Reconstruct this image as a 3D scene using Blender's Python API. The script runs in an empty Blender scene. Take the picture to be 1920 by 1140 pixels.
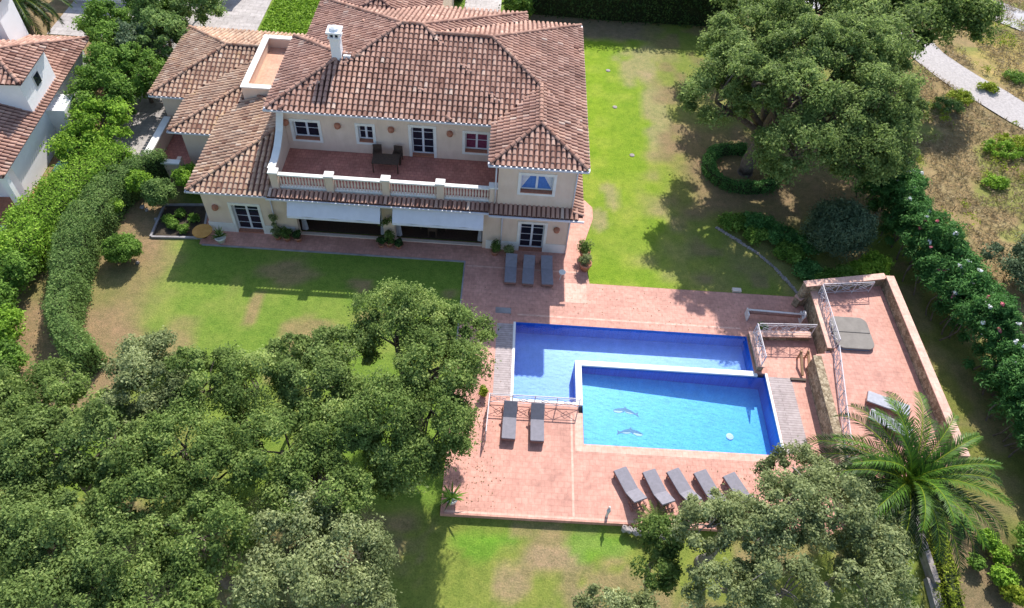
import bpy, math, random
import numpy as np
from mathutils import Vector, Matrix
C = bpy.context.scene.collection
D = bpy.data
rnd = random.Random(7)
PI = math.pi
ORG = {}

# ---------------------------------------------------------------- materials
def new_mat(name):
    m = D.materials.new(name); m.use_nodes = True
    nt = m.node_tree; nt.nodes.clear()
    out = nt.nodes.new('ShaderNodeOutputMaterial')
    b = nt.nodes.new('ShaderNodeBsdfPrincipled')
    nt.links.new(b.outputs[0], out.inputs[0])
    return m, nt, b, out
def N(nt, t, **kw):
    n = nt.nodes.new(t)
    for k, v in kw.items():
        if k in n.inputs: n.inputs[k].default_value = v
        else: setattr(n, k, v)
    return n
def ramp(nt, fac, stops):
    r = nt.nodes.new('ShaderNodeValToRGB'); e = r.color_ramp.elements
    while len(e) < len(stops): e.new(0.5)
    for i, (p, c) in enumerate(stops):
        e[i].position = p; e[i].color = (*c, 1)
    nt.links.new(fac, r.inputs[0]); return r.outputs[0]
def coords(nt, space='Object'):
    return nt.nodes.new('ShaderNodeTexCoord').outputs[space]
def noise(nt, scale, detail=4, co=None, rough=.6):
    n = N(nt, 'ShaderNodeTexNoise', Scale=scale, Detail=detail, Roughness=rough)
    nt.links.new(co or coords(nt), n.inputs['Vector']); return n.outputs['Fac']
def mixc(nt, fac, a, b, mode='MIX'):
    m = nt.nodes.new('ShaderNodeMix'); m.data_type = 'RGBA'; m.blend_type = mode
    for s, v in ((m.inputs[0], fac), (m.inputs[6], a), (m.inputs[7], b)):
        if isinstance(v, (int, float)): s.default_value = v
        elif isinstance(v, tuple): s.default_value = (*v, 1)
        else: nt.links.new(v, s)
    return m.outputs[2]
def bump(nt, h, b, strength=.3, dist=.02):
    n = N(nt, 'ShaderNodeBump', Strength=strength, Distance=dist)
    nt.links.new(h, n.inputs['Height']); nt.links.new(n.outputs[0], b.inputs['Normal'])
def noisy(name, c1, c2, scale=3, rough=.8, bs=.2, bscale=None, spec=.3, metallic=0, bd=.02):
    m, nt, b, o = new_mat(name)
    f = noise(nt, scale, 6)
    nt.links.new(ramp(nt, f, [(.3, c1), (.7, c2)]), b.inputs['Base Color'])
    b.inputs['Roughness'].default_value = rough
    b.inputs['Specular IOR Level'].default_value = spec
    b.inputs['Metallic'].default_value = metallic
    if bs: bump(nt, noise(nt, bscale or scale * 6, 4), b, bs, bd)
    return m
def leafmat(name, dark, mid, light, trans=.4, rough=.65, fs=(1.5, 1.5, 1.45)):
    m, nt, b, out = new_mat(name)
    dark, mid, light = [tuple(min(.85, v * q) for v, q in zip(c_, fs)) for c_ in (dark, mid, light)]
    a = N(nt, 'ShaderNodeAttribute', attribute_name='tint')
    col = ramp(nt, a.outputs['Fac'], [(0, dark), (.5, mid), (1, light)])
    nt.links.new(col, b.inputs['Base Color'])
    b.inputs['Roughness'].default_value = rough; b.inputs['Specular IOR Level'].default_value = .18
    t = nt.nodes.new('ShaderNodeBsdfTranslucent'); nt.links.new(col, t.inputs[0])
    mx = nt.nodes.new('ShaderNodeMixShader'); mx.inputs[0].default_value = trans
    nt.links.new(b.outputs[0], mx.inputs[1]); nt.links.new(t.outputs[0], mx.inputs[2])
    nt.links.new(mx.outputs[0], out.inputs[0]); return m
def tilefloor(name, c1, c2, cm, bw=.3, bh=.3, mortar=.012, varscale=.5, stain=(.35, .5), offset=.5):
    m, nt, b, o = new_mat(name)
    co = coords(nt)
    br = N(nt, 'ShaderNodeTexBrick', Scale=1.0)
    br.offset = offset
    br.inputs['Brick Width'].default_value = bw; br.inputs['Row Height'].default_value = bh
    br.inputs['Mortar Size'].default_value = mortar; br.inputs['Bias'].default_value = 0
    br.inputs['Color1'].default_value = (*c1, 1); br.inputs['Color2'].default_value = (*c2, 1); br.inputs['Mortar'].default_value = (*cm, 1)
    nt.links.new(co, br.inputs['Vector'])
    f = noise(nt, varscale, 7, co)
    g = ramp(nt, f, [(.3, (stain[0],) * 3), (.62, (1, 1, 1))])
    c = mixc(nt, .75, br.outputs['Color'], g, 'MULTIPLY')
    f2 = noise(nt, 5, 5, co)
    g2 = ramp(nt, f2, [(.35, (.8, .78, .76)), (.7, (1.12, 1.1, 1.1))])
    c = mixc(nt, .8, c, g2, 'MULTIPLY')
    g3 = ramp(nt, noise(nt, 1.7, 9, co, .75), [(.36, (.84, .82, .82)), (.5, (1, 1, 1)), (.68, (1.07, 1.08, 1.08))]); c = mixc(nt, .8, c, g3, 'MULTIPLY')
    nt.links.new(c, b.inputs['Base Color']); b.inputs['Roughness'].default_value = .75
    bump(nt, br.outputs['Fac'], b, .3, -.01)
    return m

M = {}
M['wall'] = noisy('cream_render', (.70, .535, .425), (.76, .60, .485), 1.3, .9, .15, 40)
m = M['wall']; nt = m.node_tree; b = [n for n in nt.nodes if n.type == 'BSDF_PRINCIPLED'][0]; old = b.inputs['Base Color'].links[0].from_socket
mp = nt.nodes.new('ShaderNodeMapping'); mp.inputs['Scale'].default_value = (1.3, 1.3, .3); nt.links.new(coords(nt), mp.inputs[0])
st = ramp(nt, noise(nt, 1.6, 7, mp.outputs[0], .7), [(.3, (.88, .86, .83)), (.6, (1, 1, 1))]); nt.links.new(mixc(nt, .8, old, st, 'MULTIPLY'), b.inputs['Base Color'])
M['wallwhite'] = noisy('white_render', (.80, .79, .79), (.86, .85, .86), 1.5, .85, .15, 40)
M['trim'] = noisy('white_paint', (.70, .67, .62), (.80, .78, .74), 2, .6, .05)
M['cap'] = noisy('cream_stone', (.68, .55, .46), (.76, .64, .55), 3, .7, .1)
M['terra'] = noisy('terracotta', (.34, .13, .075), (.46, .2, .13), 8, .8, .2)
M['frame'] = noisy('frame_paint', (.62, .62, .66), (.72, .72, .76), 3, .4, 0)
m, nt, b, o = new_mat('dark_glass'); b.inputs['Base Color'].default_value = (.012, .014, .028, 1); b.inputs['Roughness'].default_value = .08
M['glass'] = m
M['curtblue'] = noisy('blue_curtain', (.06, .15, .42), (.10, .22, .55), 8, .8, 0)
M['curtpink'] = noisy('plum_curtain', (.12, .02, .05), (.22, .05, .10), 8, .8, 0)
M['curtwhite'] = noisy('white_curtain', (.5, .5, .55), (.7, .7, .74), 8, .8, 0)
M['awning'] = noisy('awning_cloth', (.66, .65, .72), (.74, .73, .80), 2, .8, .1)
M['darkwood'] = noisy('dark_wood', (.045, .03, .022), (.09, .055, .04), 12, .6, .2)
M['wood'] = noisy('timber', (.30, .17, .09), (.42, .26, .15), 9, .7, .3)
M['bark'] = noisy('bark', (.09, .07, .055), (.20, .16, .13), 7, .95, .8, 12, bd=.05)
M['greybark'] = noisy('grey_bark', (.16, .14, .12), (.28, .25, .22), 7, .95, .8, 12, bd=.05)
M['soil'] = noisy('soil', (.10, .065, .04), (.20, .13, .085), 3, 1, .6, 20)
M['darksoil'] = noisy('dark_soil', (.035, .028, .02), (.08, .06, .04), 3, 1, .6, 20)
M['metal'] = noisy('white_metal', (.62, .58, .58), (.74, .71, .70), 5, .4, 0)
M['rail'] = noisy('pale_rail', (.55, .50, .52), (.68, .63, .64), 5, .45, 0)
M['cushion'] = noisy('grey_cushion', (.20, .19, .215), (.255, .24, .275), 5, .9, .2, 90)
M['cushionlight'] = noisy('pale_cushion', (.34, .34, .38), (.45, .45, .49), 5, .9, .2, 90)
M['lframe'] = noisy('lounger_wood', (.22, .11, .09), (.34, .18, .15), 9, .7, .1)
M['pot'] = noisy('clay_pot', (.36, .15, .09), (.48, .23, .15), 6, .85, .2)
M['urn'] = noisy('white_urn', (.6, .57, .54), (.75, .72, .68), 6, .7, .1)
M['jac'] = noisy('spa_cover', (.19, .17, .15), (.25, .225, .2), 3, .8, .1)
M['blueplastic'] = noisy('blue_plastic', (.02, .08, .35), (.03, .12, .45), 3, .4, 0)
M['bluecloth'] = noisy('light_blue_plastic', (.12, .35, .55), (.2, .45, .65), 3, .5, 0)
M['orange'] = noisy('orange_mosaic', (.42, .19, .03), (.55, .3, .07), 5, .6, .2)
M['stucco_grey'] = noisy('grey_stone', (.22, .20, .20), (.36, .34, .34), 2, .9, .3)
M['gutter'] = noisy('gutter_paint', (.55, .54, .58), (.66, .65, .69), 2, .5, 0)
M['rock'] = noisy('edging_rock', (.22, .19, .18), (.40, .36, .34), 4, .9, .8, 8, bd=.05)
M['patio'] = tilefloor('patio_tiles', (.61, .305, .235), (.67, .345, .268), (.53, .255, .195), .3, .3, .01, .42, (.66, .9))
M['coping'] = tilefloor('coping_tiles', (.70, .42, .33), (.74, .47, .37), (.62, .36, .28), .3, .4, .01, .5, (.8, 1))
M['border'] = tilefloor('border_tiles', (.50, .22, .17), (.56, .27, .21), (.4, .18, .14), .6, .12, .01, .5, (.8, 1))
M['balctile'] = tilefloor('balcony_tiles', (.49, .19, .145), (.57, .24, .18), (.40, .15, .115), .25, .25, .014, .8, (.6, 1))
M['roofterrtile'] = tilefloor('sun_deck_tiles', (.62, .33, .22), (.66, .37, .25), (.52, .28, .2), .5, .5, .012, .8, (.85, 1))
M['pave'] = tilefloor('grey_paving', (.42, .385, .37), (.50, .46, .445), (.33, .30, .29), .9, .5, .02, .5, (.7, 1))
M['deckgrey'] = tilefloor('grey_decking', (.40, .335, .33), (.46, .39, .385), (.27, .22, .22), 2.0, .14, .014, .7, (.85, 1))
M['road'] = noisy('pale_road', (.38, .36, .36), (.48, .46, .46), 2, .95, .4, 30)
M['gravel'] = noisy('gravel_path', (.34, .31, .30), (.50, .46, .445), 6, .98, .8, 50)
# stone wall
m, nt, b, o = new_mat('rubble_stone')
v = N(nt, 'ShaderNodeTexVoronoi', Scale=5.5); nt.links.new(coords(nt), v.inputs['Vector'])
v2 = N(nt, 'ShaderNodeTexVoronoi', Scale=5.5, feature='DISTANCE_TO_EDGE'); nt.links.new(coords(nt), v2.inputs['Vector'])
c = ramp(nt, v.outputs['Color'], [(.2, (.22, .165, .10)), (.8, (.42, .34, .23))])
e = ramp(nt, v2.outputs['Distance'], [(0, (.45, .42, .4)), (.08, (1, 1, 1))])
nt.links.new(mixc(nt, 1.0, c, e, 'MULTIPLY'), b.inputs['Base Color']); b.inputs['Roughness'].default_value = .95
bump(nt, v2.outputs['Distance'], b, .6, .06); M['stone'] = m
# roof tiles
def tilemat(name, stops, lich):
    m, nt, b, o = new_mat(name)
    a = N(nt, 'ShaderNodeAttribute', attribute_name='tint')
    c = ramp(nt, a.outputs['Fac'], stops)
    f = noise(nt, .55, 6)
    g = ramp(nt, f, [(.3, (.6, .58, .58)), (.5, (.9, .88, .87)), (.68, (1.12, 1.08, 1.02))])
    c = mixc(nt, .9, c, g, 'MULTIPLY')
    l = ramp(nt, noise(nt, 1.1, 9, None, .75), [(.56, (0, 0, 0)), (.70, (1, 1, 1))])
    mm = nt.nodes.new('ShaderNodeMath'); mm.operation = 'MULTIPLY'; nt.links.new(l, mm.inputs[0]); mm.inputs[1].default_value = .5
    c = mixc(nt, mm.outputs[0], c, lich)
    nt.links.new(c, b.inputs['Base Color']); b.inputs['Roughness'].default_value = .9
    b.inputs['Specular IOR Level'].default_value = .2
    bump(nt, noise(nt, 25, 4), b, .3, .01)
    return m
M['tile'] = tilemat('clay_roof_tiles', [(0, (.27, .14, .105)), (.25, (.40, .235, .18)), (.6, (.51, .305, .235)), (.9, (.59, .395, .31)), (1, (.64, .49, .40))], (.40, .32, .25))
M['tilelow'] = tilemat('weathered_roof_tiles', [(0, (.28, .15, .105)), (.25, (.43, .27, .19)), (.6, (.54, .37, .265)), (.9, (.62, .46, .34)), (1, (.68, .54, .42))], (.46, .30, .11))
M['tilebase'] = noisy('roof_channel_tiles', (.13, .06, .045), (.2, .095, .075), 6, .95, .3)
# foliage
TS = (2.15, 2.1, 1.85)
M['lf_oak'] = leafmat('oak_leaves', (.045, .07, .022), (.10, .145, .045), (.20, .255, .10), .5, fs=TS)
M['lf_cork'] = leafmat('cork_oak_leaves', (.04, .065, .018), (.10, .15, .042), (.22, .27, .10), .5, fs=TS)
M['lf_dark'] = leafmat('dark_oak_leaves', (.03, .055, .015), (.075, .12, .03), (.17, .21, .075), .5, fs=TS)
M['lf_olive'] = leafmat('olive_leaves', (.06, .08, .035), (.14, .168, .08), (.26, .29, .165), .5, fs=TS)
M['lf_bright'] = leafmat('bright_leaves', (.08, .15, .015), (.17, .29, .03), (.32, .46, .07), .4)
M['lf_mid'] = leafmat('mid_leaves', (.05, .10, .015), (.11, .20, .03), (.22, .34, .07), .4)
M['lf_hedge'] = leafmat('hedge_leaves', (.06, .105, .03), (.125, .20, .055), (.23, .31, .10), .4)
M['lf_deep'] = leafmat('deep_leaves', (.012, .03, .01), (.03, .065, .018), (.07, .12, .035), .3)
M['lf_olea'] = leafmat('oleander_leaves', (.03, .085, .02), (.065, .165, .04), (.13, .27, .075), .35)
M['lf_blue'] = leafmat('blue_green_leaves', (.045, .075, .04), (.085, .125, .065), (.15, .20, .11), .3)
M['lf_yellow'] = leafmat('yellow_flowers', (.5, .26, .01), (.7, .42, .01), (.8, .6, .03), .2, fs=(1, 1, 1))
M['lf_yg'] = leafmat('yellow_green_leaves', (.11, .15, .012), (.20, .25, .022), (.30, .34, .05), .35)
M['lf_dry'] = leafmat('dry_leaves', (.24, .18, .10), (.34, .27, .155), (.44, .36, .21), .35, fs=(1, 1, 1))
M['lf_grass'] = leafmat('grass_blades', (.10, .16, .025), (.17, .25, .04), (.27, .34, .08), .35, fs=(1, 1, 1))
M['lf_litter'] = leafmat('fallen_leaf', (.16, .09, .04), (.28, .18, .09), (.38, .27, .14), .1, fs=(1, 1, 1))
M['lf_palm'] = leafmat('palm_leaflets', (.012, .027, .007), (.022, .05, .010), (.085, .18, .018), .2, .5, fs=(1.2, 1.2, 1.1))
M['lf_palmdry'] = leafmat('dry_palm_leaflets', (.14, .12, .04), (.24, .2, .09), (.38, .33, .16), .2, .5, fs=(1, 1, 1))
M['fl_white'] = leafmat('white_petals', (.7, .7, .68), (.8, .8, .78), (.85, .83, .82), .2, fs=(1, 1, 1))
M['fl_pink'] = leafmat('pink_petals', (.6, .12, .16), (.7, .22, .25), (.75, .35, .36), .2, fs=(1, 1, 1))
M['hedgecore'] = noisy('hedge_core_fill', (.018, .03, .008), (.045, .06, .02), 5, 1, .6)
M['hedgecore2'] = noisy('dark_hedge_core_fill', (.008, .015, .006), (.02, .03, .01), 5, 1, .6)
# pool
def pooltile(name, c1, c2):
    m, nt, b, o = new_mat(name)
    br = N(nt, 'ShaderNodeTexBrick', Scale=1.0); br.offset = 0
    br.inputs['Brick Width'].default_value = .08; br.inputs['Row Height'].default_value = .08; br.inputs['Mortar Size'].default_value = .006
    br.inputs['Color1'].default_value = (*c1, 1); br.inputs['Color2'].default_value = (*c2, 1)
    br.inputs['Mortar'].default_value = (*[min(1, v * 1.15) for v in c2], 1)
    nt.links.new(coords(nt), br.inputs['Vector'])
    # faint random mottling of the mosaic colour
    f = noise(nt, 2.2, 5)
    g = ramp(nt, f, [(.35, (.88, .9, .93)), (.65, (1.08, 1.06, 1.04))])
    nt.links.new(mixc(nt, 1.0, br.outputs['Color'], g, 'MULTIPLY'), b.inputs['Base Color']); b.inputs['Roughness'].default_value = .4
    return m
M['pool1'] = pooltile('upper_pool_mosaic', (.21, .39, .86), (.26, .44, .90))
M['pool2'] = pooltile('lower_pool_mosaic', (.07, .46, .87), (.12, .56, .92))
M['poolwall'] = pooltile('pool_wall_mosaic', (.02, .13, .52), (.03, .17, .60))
m, nt, b, o = new_mat('pool_water')
nt.nodes.remove(b)
tr = nt.nodes.new('ShaderNodeBsdfTransparent'); tr.inputs[0].default_value = (.80, .93, .985, 1)
gl = nt.nodes.new('ShaderNodeBsdfGlossy'); gl.inputs['Roughness'].default_value = .02
fr = N(nt, 'ShaderNodeFresnel', IOR=1.33)
mp = nt.nodes.new('ShaderNodeMapping'); mp.inputs['Scale'].default_value = (1, 1.8, 1); nt.links.new(coords(nt), mp.inputs[0])
n1 = N(nt, 'ShaderNodeTexNoise', Scale=3.2, Detail=4.0, Roughness=.55); nt.links.new(mp.outputs[0], n1.inputs['Vector'])
bp = N(nt, 'ShaderNodeBump', Strength=.10, Distance=.05); nt.links.new(n1.outputs['Fac'], bp.inputs['Height'])
nt.links.new(bp.outputs[0], gl.inputs['Normal']); nt.links.new(bp.outputs[0], fr.inputs['Normal'])
mx = nt.nodes.new('ShaderNodeMixShader'); nt.links.new(fr.outputs[0], mx.inputs[0]); nt.links.new(tr.outputs[0], mx.inputs[1]); nt.links.new(gl.outputs[0], mx.inputs[2])
nt.links.new(mx.outputs[0], o.inputs[0]); M['water'] = m
M['whitecop'] = noisy('white_pool_edge', (.74, .73, .72), (.8, .8, .8), 3, .5, .05)
M['mosaicdark'] = noisy('dark_mosaic', (.10, .22, .36), (.14, .28, .42), 10, .4, 0)
M['mosaiclight'] = noisy('pale_mosaic', (.6, .68, .6), (.7, .76, .68), 10, .4, 0)

# ---------------------------------------------------------------- mesh building
class MB:
    def __init__(s): s.v = []; s.f = []; s.t = []
    def box(s, x0, x1, y0, y1, z0, z1):
        n = len(s.v)
        s.v += [(x0, y0, z0), (x1, y0, z0), (x1, y1, z0), (x0, y1, z0), (x0, y0, z1), (x1, y0, z1), (x1, y1, z1), (x0, y1, z1)]
        s.f += [tuple(n + i for i in q) for q in ((3, 2, 1, 0), (4, 5, 6, 7), (0, 1, 5, 4), (1, 2, 6, 5), (2, 3, 7, 6), (3, 0, 4, 7))]
        return s
    def face(s, pts):
        n = len(s.v); s.v += [tuple(p) for p in pts]; s.f.append(tuple(range(n, n + len(pts)))); return s
    def prism(s, pts, z0, z1, bottom=True):
        n = len(s.v); k = len(pts)
        s.v += [(x, y, z0) for x, y in pts] + [(x, y, z1) for x, y in pts]
        s.f.append(tuple(n + k + i for i in range(k)))
        if bottom: s.f.append(tuple(n + k - 1 - i for i in range(k)))
        for i in range(k): j = (i + 1) % k; s.f.append((n + i, n + j, n + k + j, n + k + i))
        return s
    def tube(s, pts, radii, seg=6, cap=True):
        pts = [Vector(p) for p in pts]
        if isinstance(radii, (int, float)): radii = [radii] * len(pts)
        n0 = len(s.v)
        for i, p in enumerate(pts):
            d = (pts[min(i + 1, len(pts) - 1)] - pts[max(i - 1, 0)]).normalized()
            a = d.cross(Vector((0, 0, 1)) if abs(d.z) < .9 else Vector((1, 0, 0))).normalized(); b = d.cross(a)
            for k in range(seg):
                t = 2 * PI * k / seg
                s.v.append(tuple(p + (a * math.cos(t) + b * math.sin(t)) * radii[i]))
        for i in range(len(pts) - 1):
            for k in range(seg):
                k2 = (k + 1) % seg
                s.f.append((n0 + i * seg + k, n0 + i * seg + k2, n0 + (i + 1) * seg + k2, n0 + (i + 1) * seg + k))
        if cap:
            s.f.append(tuple(n0 + k for k in reversed(range(seg)))); m = n0 + (len(pts) - 1) * seg; s.f.append(tuple(m + k for k in range(seg)))
        return s
    def lathe(s, prof, cx=0, cy=0, cz=0, seg=16):
        n0 = len(s.v)
        for r, z in prof:
            for k in range(seg):
                t = 2 * PI * k / seg; s.v.append((cx + r * math.cos(t), cy + r * math.sin(t), cz + z))
        for i in range(len(prof) - 1):
            for k in range(seg):
                k2 = (k + 1) % seg
                s.f.append((n0 + i * seg + k, n0 + i * seg + k2, n0 + (i + 1) * seg + k2, n0 + (i + 1) * seg + k))
        s.f.append(tuple(n0 + k for k in reversed(range(seg)))); m = n0 + (len(prof) - 1) * seg; s.f.append(tuple(m + k for k in range(seg)))
        return s
    def build(s, name, mat, parent=None, smooth=False, tint=None, bevel=0, local=False):
        org = Vector((0, 0, 0)) if local else ORG.get(parent, Vector((0, 0, 0)))
        me = D.meshes.new(name)
        me.from_pydata([(x - org[0], y - org[1], z - org[2]) for x, y, z in s.v], [], s.f)
        me.materials.append(M[mat])
        if smooth: me.polygons.foreach_set('use_smooth', [True] * len(me.polygons))
        if tint is not None:
            at = me.attributes.new('tint', 'FLOAT', 'FACE'); at.data.foreach_set('value', tint)
        o = D.objects.new(name, me); C.objects.link(o)
        if parent: o.parent = parent
        ORG[o] = org
        if bevel:
            bm_ = o.modifiers.new('bevel', 'BEVEL'); bm_.width = bevel; bm_.segments = 2; bm_.limit_method = 'ANGLE'
        return o
def npmesh(name, V, F, mat, parent=None, tint=None, smooth=False):
    org = ORG.get(parent, Vector((0, 0, 0)))
    V = np.asarray(V, dtype=np.float32) - np.array(org, dtype=np.float32)
    me = D.meshes.new(name); k = F.shape[1]
    me.vertices.add(len(V)); me.vertices.foreach_set('co', V.ravel())
    me.loops.add(F.size); me.loops.foreach_set('vertex_index', F.ravel().astype(np.int32))
    me.polygons.add(len(F)); me.polygons.foreach_set('loop_start', np.arange(0, F.size, k, dtype=np.int32))
    me.update(calc_edges=True)
    if smooth: me.polygons.foreach_set('use_smooth', np.ones(len(F), dtype=bool))
    me.materials.append(M[mat])
    if tint is not None:
        at = me.attributes.new('tint', 'FLOAT', 'FACE'); at.data.foreach_set('value', np.asarray(tint, dtype=np.float32))
    o = D.objects.new(name, me); C.objects.link(o)
    if parent: o.parent = parent
    ORG[o] = org
    return o
def tag(o, label=None, cat=None, group=None, kind=None):
    if label: o['label'] = label
    if cat: o['category'] = cat
    if group: o['group'] = group
    if kind: o['kind'] = kind
    return o
def thing(name, loc, label, cat, group=None, rz=0):
    o = D.objects.new(name, None); C.objects.link(o); o.location = loc; o.rotation_euler = (0, 0, rz); o.empty_display_size = .3
    ORG[o] = Vector(loc); return tag(o, label, cat, group)
def struct(o): o['kind'] = 'structure'; return o
def copy_tree(o, parent=None):
    c = o.copy(); C.objects.link(c); c.parent = parent
    for ch in list(o.children): copy_tree(ch, c)
    return c

# ---------------------------------------------------------------- foliage
def fluff(cen, rad, per, leaf, rs, zsq=.8, up=.35, lo=-.45, asp=.55, shell=.55):
    """leaf quads on the shells of clumps; cen (n,3), rad (n,)"""
    n = len(cen); tot = n * per
    c = np.repeat(cen, per, 0); r = np.repeat(rad, per)
    d = rs.normal(size=(tot, 3)); d[:, 2] = np.where(d[:, 2] < lo, -d[:, 2], d[:, 2]); d /= np.linalg.norm(d, axis=1)[:, None]
    q = shell + (1 - shell) * rs.random(tot) ** .6
    q = q * np.clip(1 + .2 * rs.normal(size=tot), .5, 1.6)
    q *= 1 + .22 * np.sin(d[:, 0] * 5 + c[:, 0] * 7) * np.sin(d[:, 1] * 5 + c[:, 1] * 5)
    p = c + d * (r * q)[:, None] * np.array([1, 1, zsq])
    nn = d * .7 + rs.normal(size=(tot, 3)) * .55; nn[:, 2] += up; nn /= np.linalg.norm(nn, axis=1)[:, None]
    t = np.cross(nn, rs.normal(size=(tot, 3))); t /= np.linalg.norm(t, axis=1)[:, None]
    b = np.cross(nn, t)
    L = leaf * (.6 + .8 * rs.random(tot))[:, None]
    V = np.empty((tot, 4, 3))
    V[:, 0] = p - t * L * .5; V[:, 2] = p + t * L * .5 - nn * L * .12
    V[:, 1] = p + b * L * asp * .5 + nn * L * .08; V[:, 3] = p - b * L * asp * .5 + nn * L * .08
    F = np.arange(tot * 4).reshape(-1, 4)
    ct = np.repeat(rs.normal(size=n) * .17, per)
    tint = np.clip(.45 + ct + rs.normal(size=tot) * .17, 0, 1)
    return V.reshape(-1, 3), F, tint
def merge(parts):
    V, F, T, k = [], [], [], 0
    for v, f, t in parts: V.append(v); F.append(f + k); T.append(t); k += len(v)
    return np.vstack(V), np.vstack(F), np.concatenate(T)
def limb(mb, a, b, r0, r1, r, bend=.15):
    a, b = Vector(a), Vector(b); L = (b - a).length; pts = []
    o1 = Vector((r.uniform(-1, 1), r.uniform(-1, 1), r.uniform(0, 1))) * bend * L
    for i in range(6):
        t = i / 5; pts.append(a.lerp(b, t) + o1 * math.sin(PI * t) + Vector((r.uniform(-1, 1), r.uniform(-1, 1), 0)) * .03 * L * (0 < i < 5))
    mb.tube(pts, [r0 + (r1 - r0) * i / 5 for i in range(6)], 7); return pts
def tree(name, label, cat, foot, blobs, mat, clump=.75, dens=1.0, per=330, leaf=.17, bark='bark', trunk=.28, fork=.35, group=None, seed=0, z0=0, shellfrac=.82, asp=.55):
    r = random.Random(seed * 91 + 5); rs = np.random.RandomState(seed * 13 + 1)
    t = thing(name, (foot[0], foot[1], z0), label, cat, group)
    cen = []
    for (x, y, z, rx, ry, rz) in blobs:
        area = (rx * ry + rx * rz + ry * rz) / 3 * 4 * PI * .75
        k = max(4, int(area / (clump * clump * 2.1) * dens))
        for i in range(k):
            for tr_ in range(20):
                a = r.uniform(0, 2 * PI); cz = r.uniform(-.45, 1); q = math.sqrt(1 - cz * cz)
                s = r.uniform(.72, 1.05) if r.random() < shellfrac else r.uniform(.3, .7)
                p = (x + rx * q * math.cos(a) * s, y + ry * q * math.sin(a) * s, z + rz * cz * s)
                if not any(((p[0] - u[0]) / u[3]) ** 2 + ((p[1] - u[1]) / u[4]) ** 2 + ((p[2] - u[2]) / u[5]) ** 2 < .35 for u in blobs): break
            cen.append(p)
    cen = np.array(cen); rad = clump * (.4 + 1.0 * rs.random(len(cen)) ** 1.3)
    V, F, T = fluff(cen, rad, per, leaf, rs, asp=asp)
    npmesh('crown', V, F, mat, t, T)
    mb = MB()
    bx = sum(b_[0] for b_ in blobs) / len(blobs); by = sum(b_[1] for b_ in blobs) / len(blobs); zl = min(b_[2] - b_[5] for b_ in blobs)
    zt = max(z0 + .5, z0 + (zl - z0) * .9 + .2)
    top = (foot[0] + (bx - foot[0]) * fork, foot[1] + (by - foot[1]) * fork, zt)
    mb.tube([(foot[0], foot[1], z0 - .3), (foot[0], foot[1], z0 + .15)], [trunk * 1.5, trunk * 1.15], 9)
    limb(mb, (foot[0], foot[1], z0 + .1), top, trunk * 1.15, trunk * .8, r, .06)
    for b_ in blobs:
        pts = limb(mb, top, (b_[0], b_[1], b_[2] - b_[5] * .1), trunk * .6, trunk * .25, r)
        near = [c_ for c_ in cen if (c_[0] - b_[0]) ** 2 + (c_[1] - b_[1]) ** 2 < (b_[3] * 1.1) ** 2]
        r.shuffle(near)
        for c_ in near[:9]: limb(mb, pts[3 + r.randint(0, 2)], tuple(c_), trunk * .22, trunk * .06, r)
    mb.build('trunk', bark, t, smooth=True)
    return t
def bush(name, label, cat, x, y, rx, ry, h, mat, leaf=.12, n=None, clump=.3, per=160, group=None, seed=0, z0=0, stem='bark', lift=.12, asp=.55, parent=None):
    rs = np.random.RandomState(seed * 17 + 3); r = random.Random(seed)
    t = thing(name, (x, y, z0), label, cat, group)
    n = n or max(6, int(6.0 * (rx * ry + (rx + ry) * h / 2) / (clump * clump * 3.0)))
    a = rs.random(n) * 2 * PI; cz = rs.uniform(-.6, 1, n); q = np.sqrt(1 - cz ** 2); s = np.where(rs.random(n) < .8, rs.uniform(.75, .95, n), rs.uniform(.2, .7, n))
    cen = np.stack([x + (rx - clump * .5) * q * np.cos(a) * s, y + (ry - clump * .5) * q * np.sin(a) * s, z0 + h * lift + h * .5 + (h * .5 - clump * .3) * cz * s], 1)
    V, F, T = fluff(cen, clump * (.6 + .7 * rs.random(n)), per, leaf, rs, asp=asp)
    npmesh('foliage', V, F, mat, t, T)
    mb = MB()
    for i in range(5):
        j = rs.randint(n); limb(mb, (x + r.uniform(-.05, .05), y + r.uniform(-.05, .05), z0 - .05), tuple(cen[j]), .05, .015, r)
    mb.build('stem', stem, t); return t
def swept(path, widths, h, z0=0, inset=0, step=.5):
    """resample path"""
    P_ = [np.array(p, float) for p in path]; out = []
    for i in range(len(P_) - 1):
        L = np.linalg.norm(P_[i + 1] - P_[i]); k = max(1, int(L / step))
        for j in range(k): out.append((P_[i] + (P_[i + 1] - P_[i]) * j / k, widths[i] + (widths[i + 1] - widths[i]) * j / k))
    out.append((P_[-1], widths[-1])); return out
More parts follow.
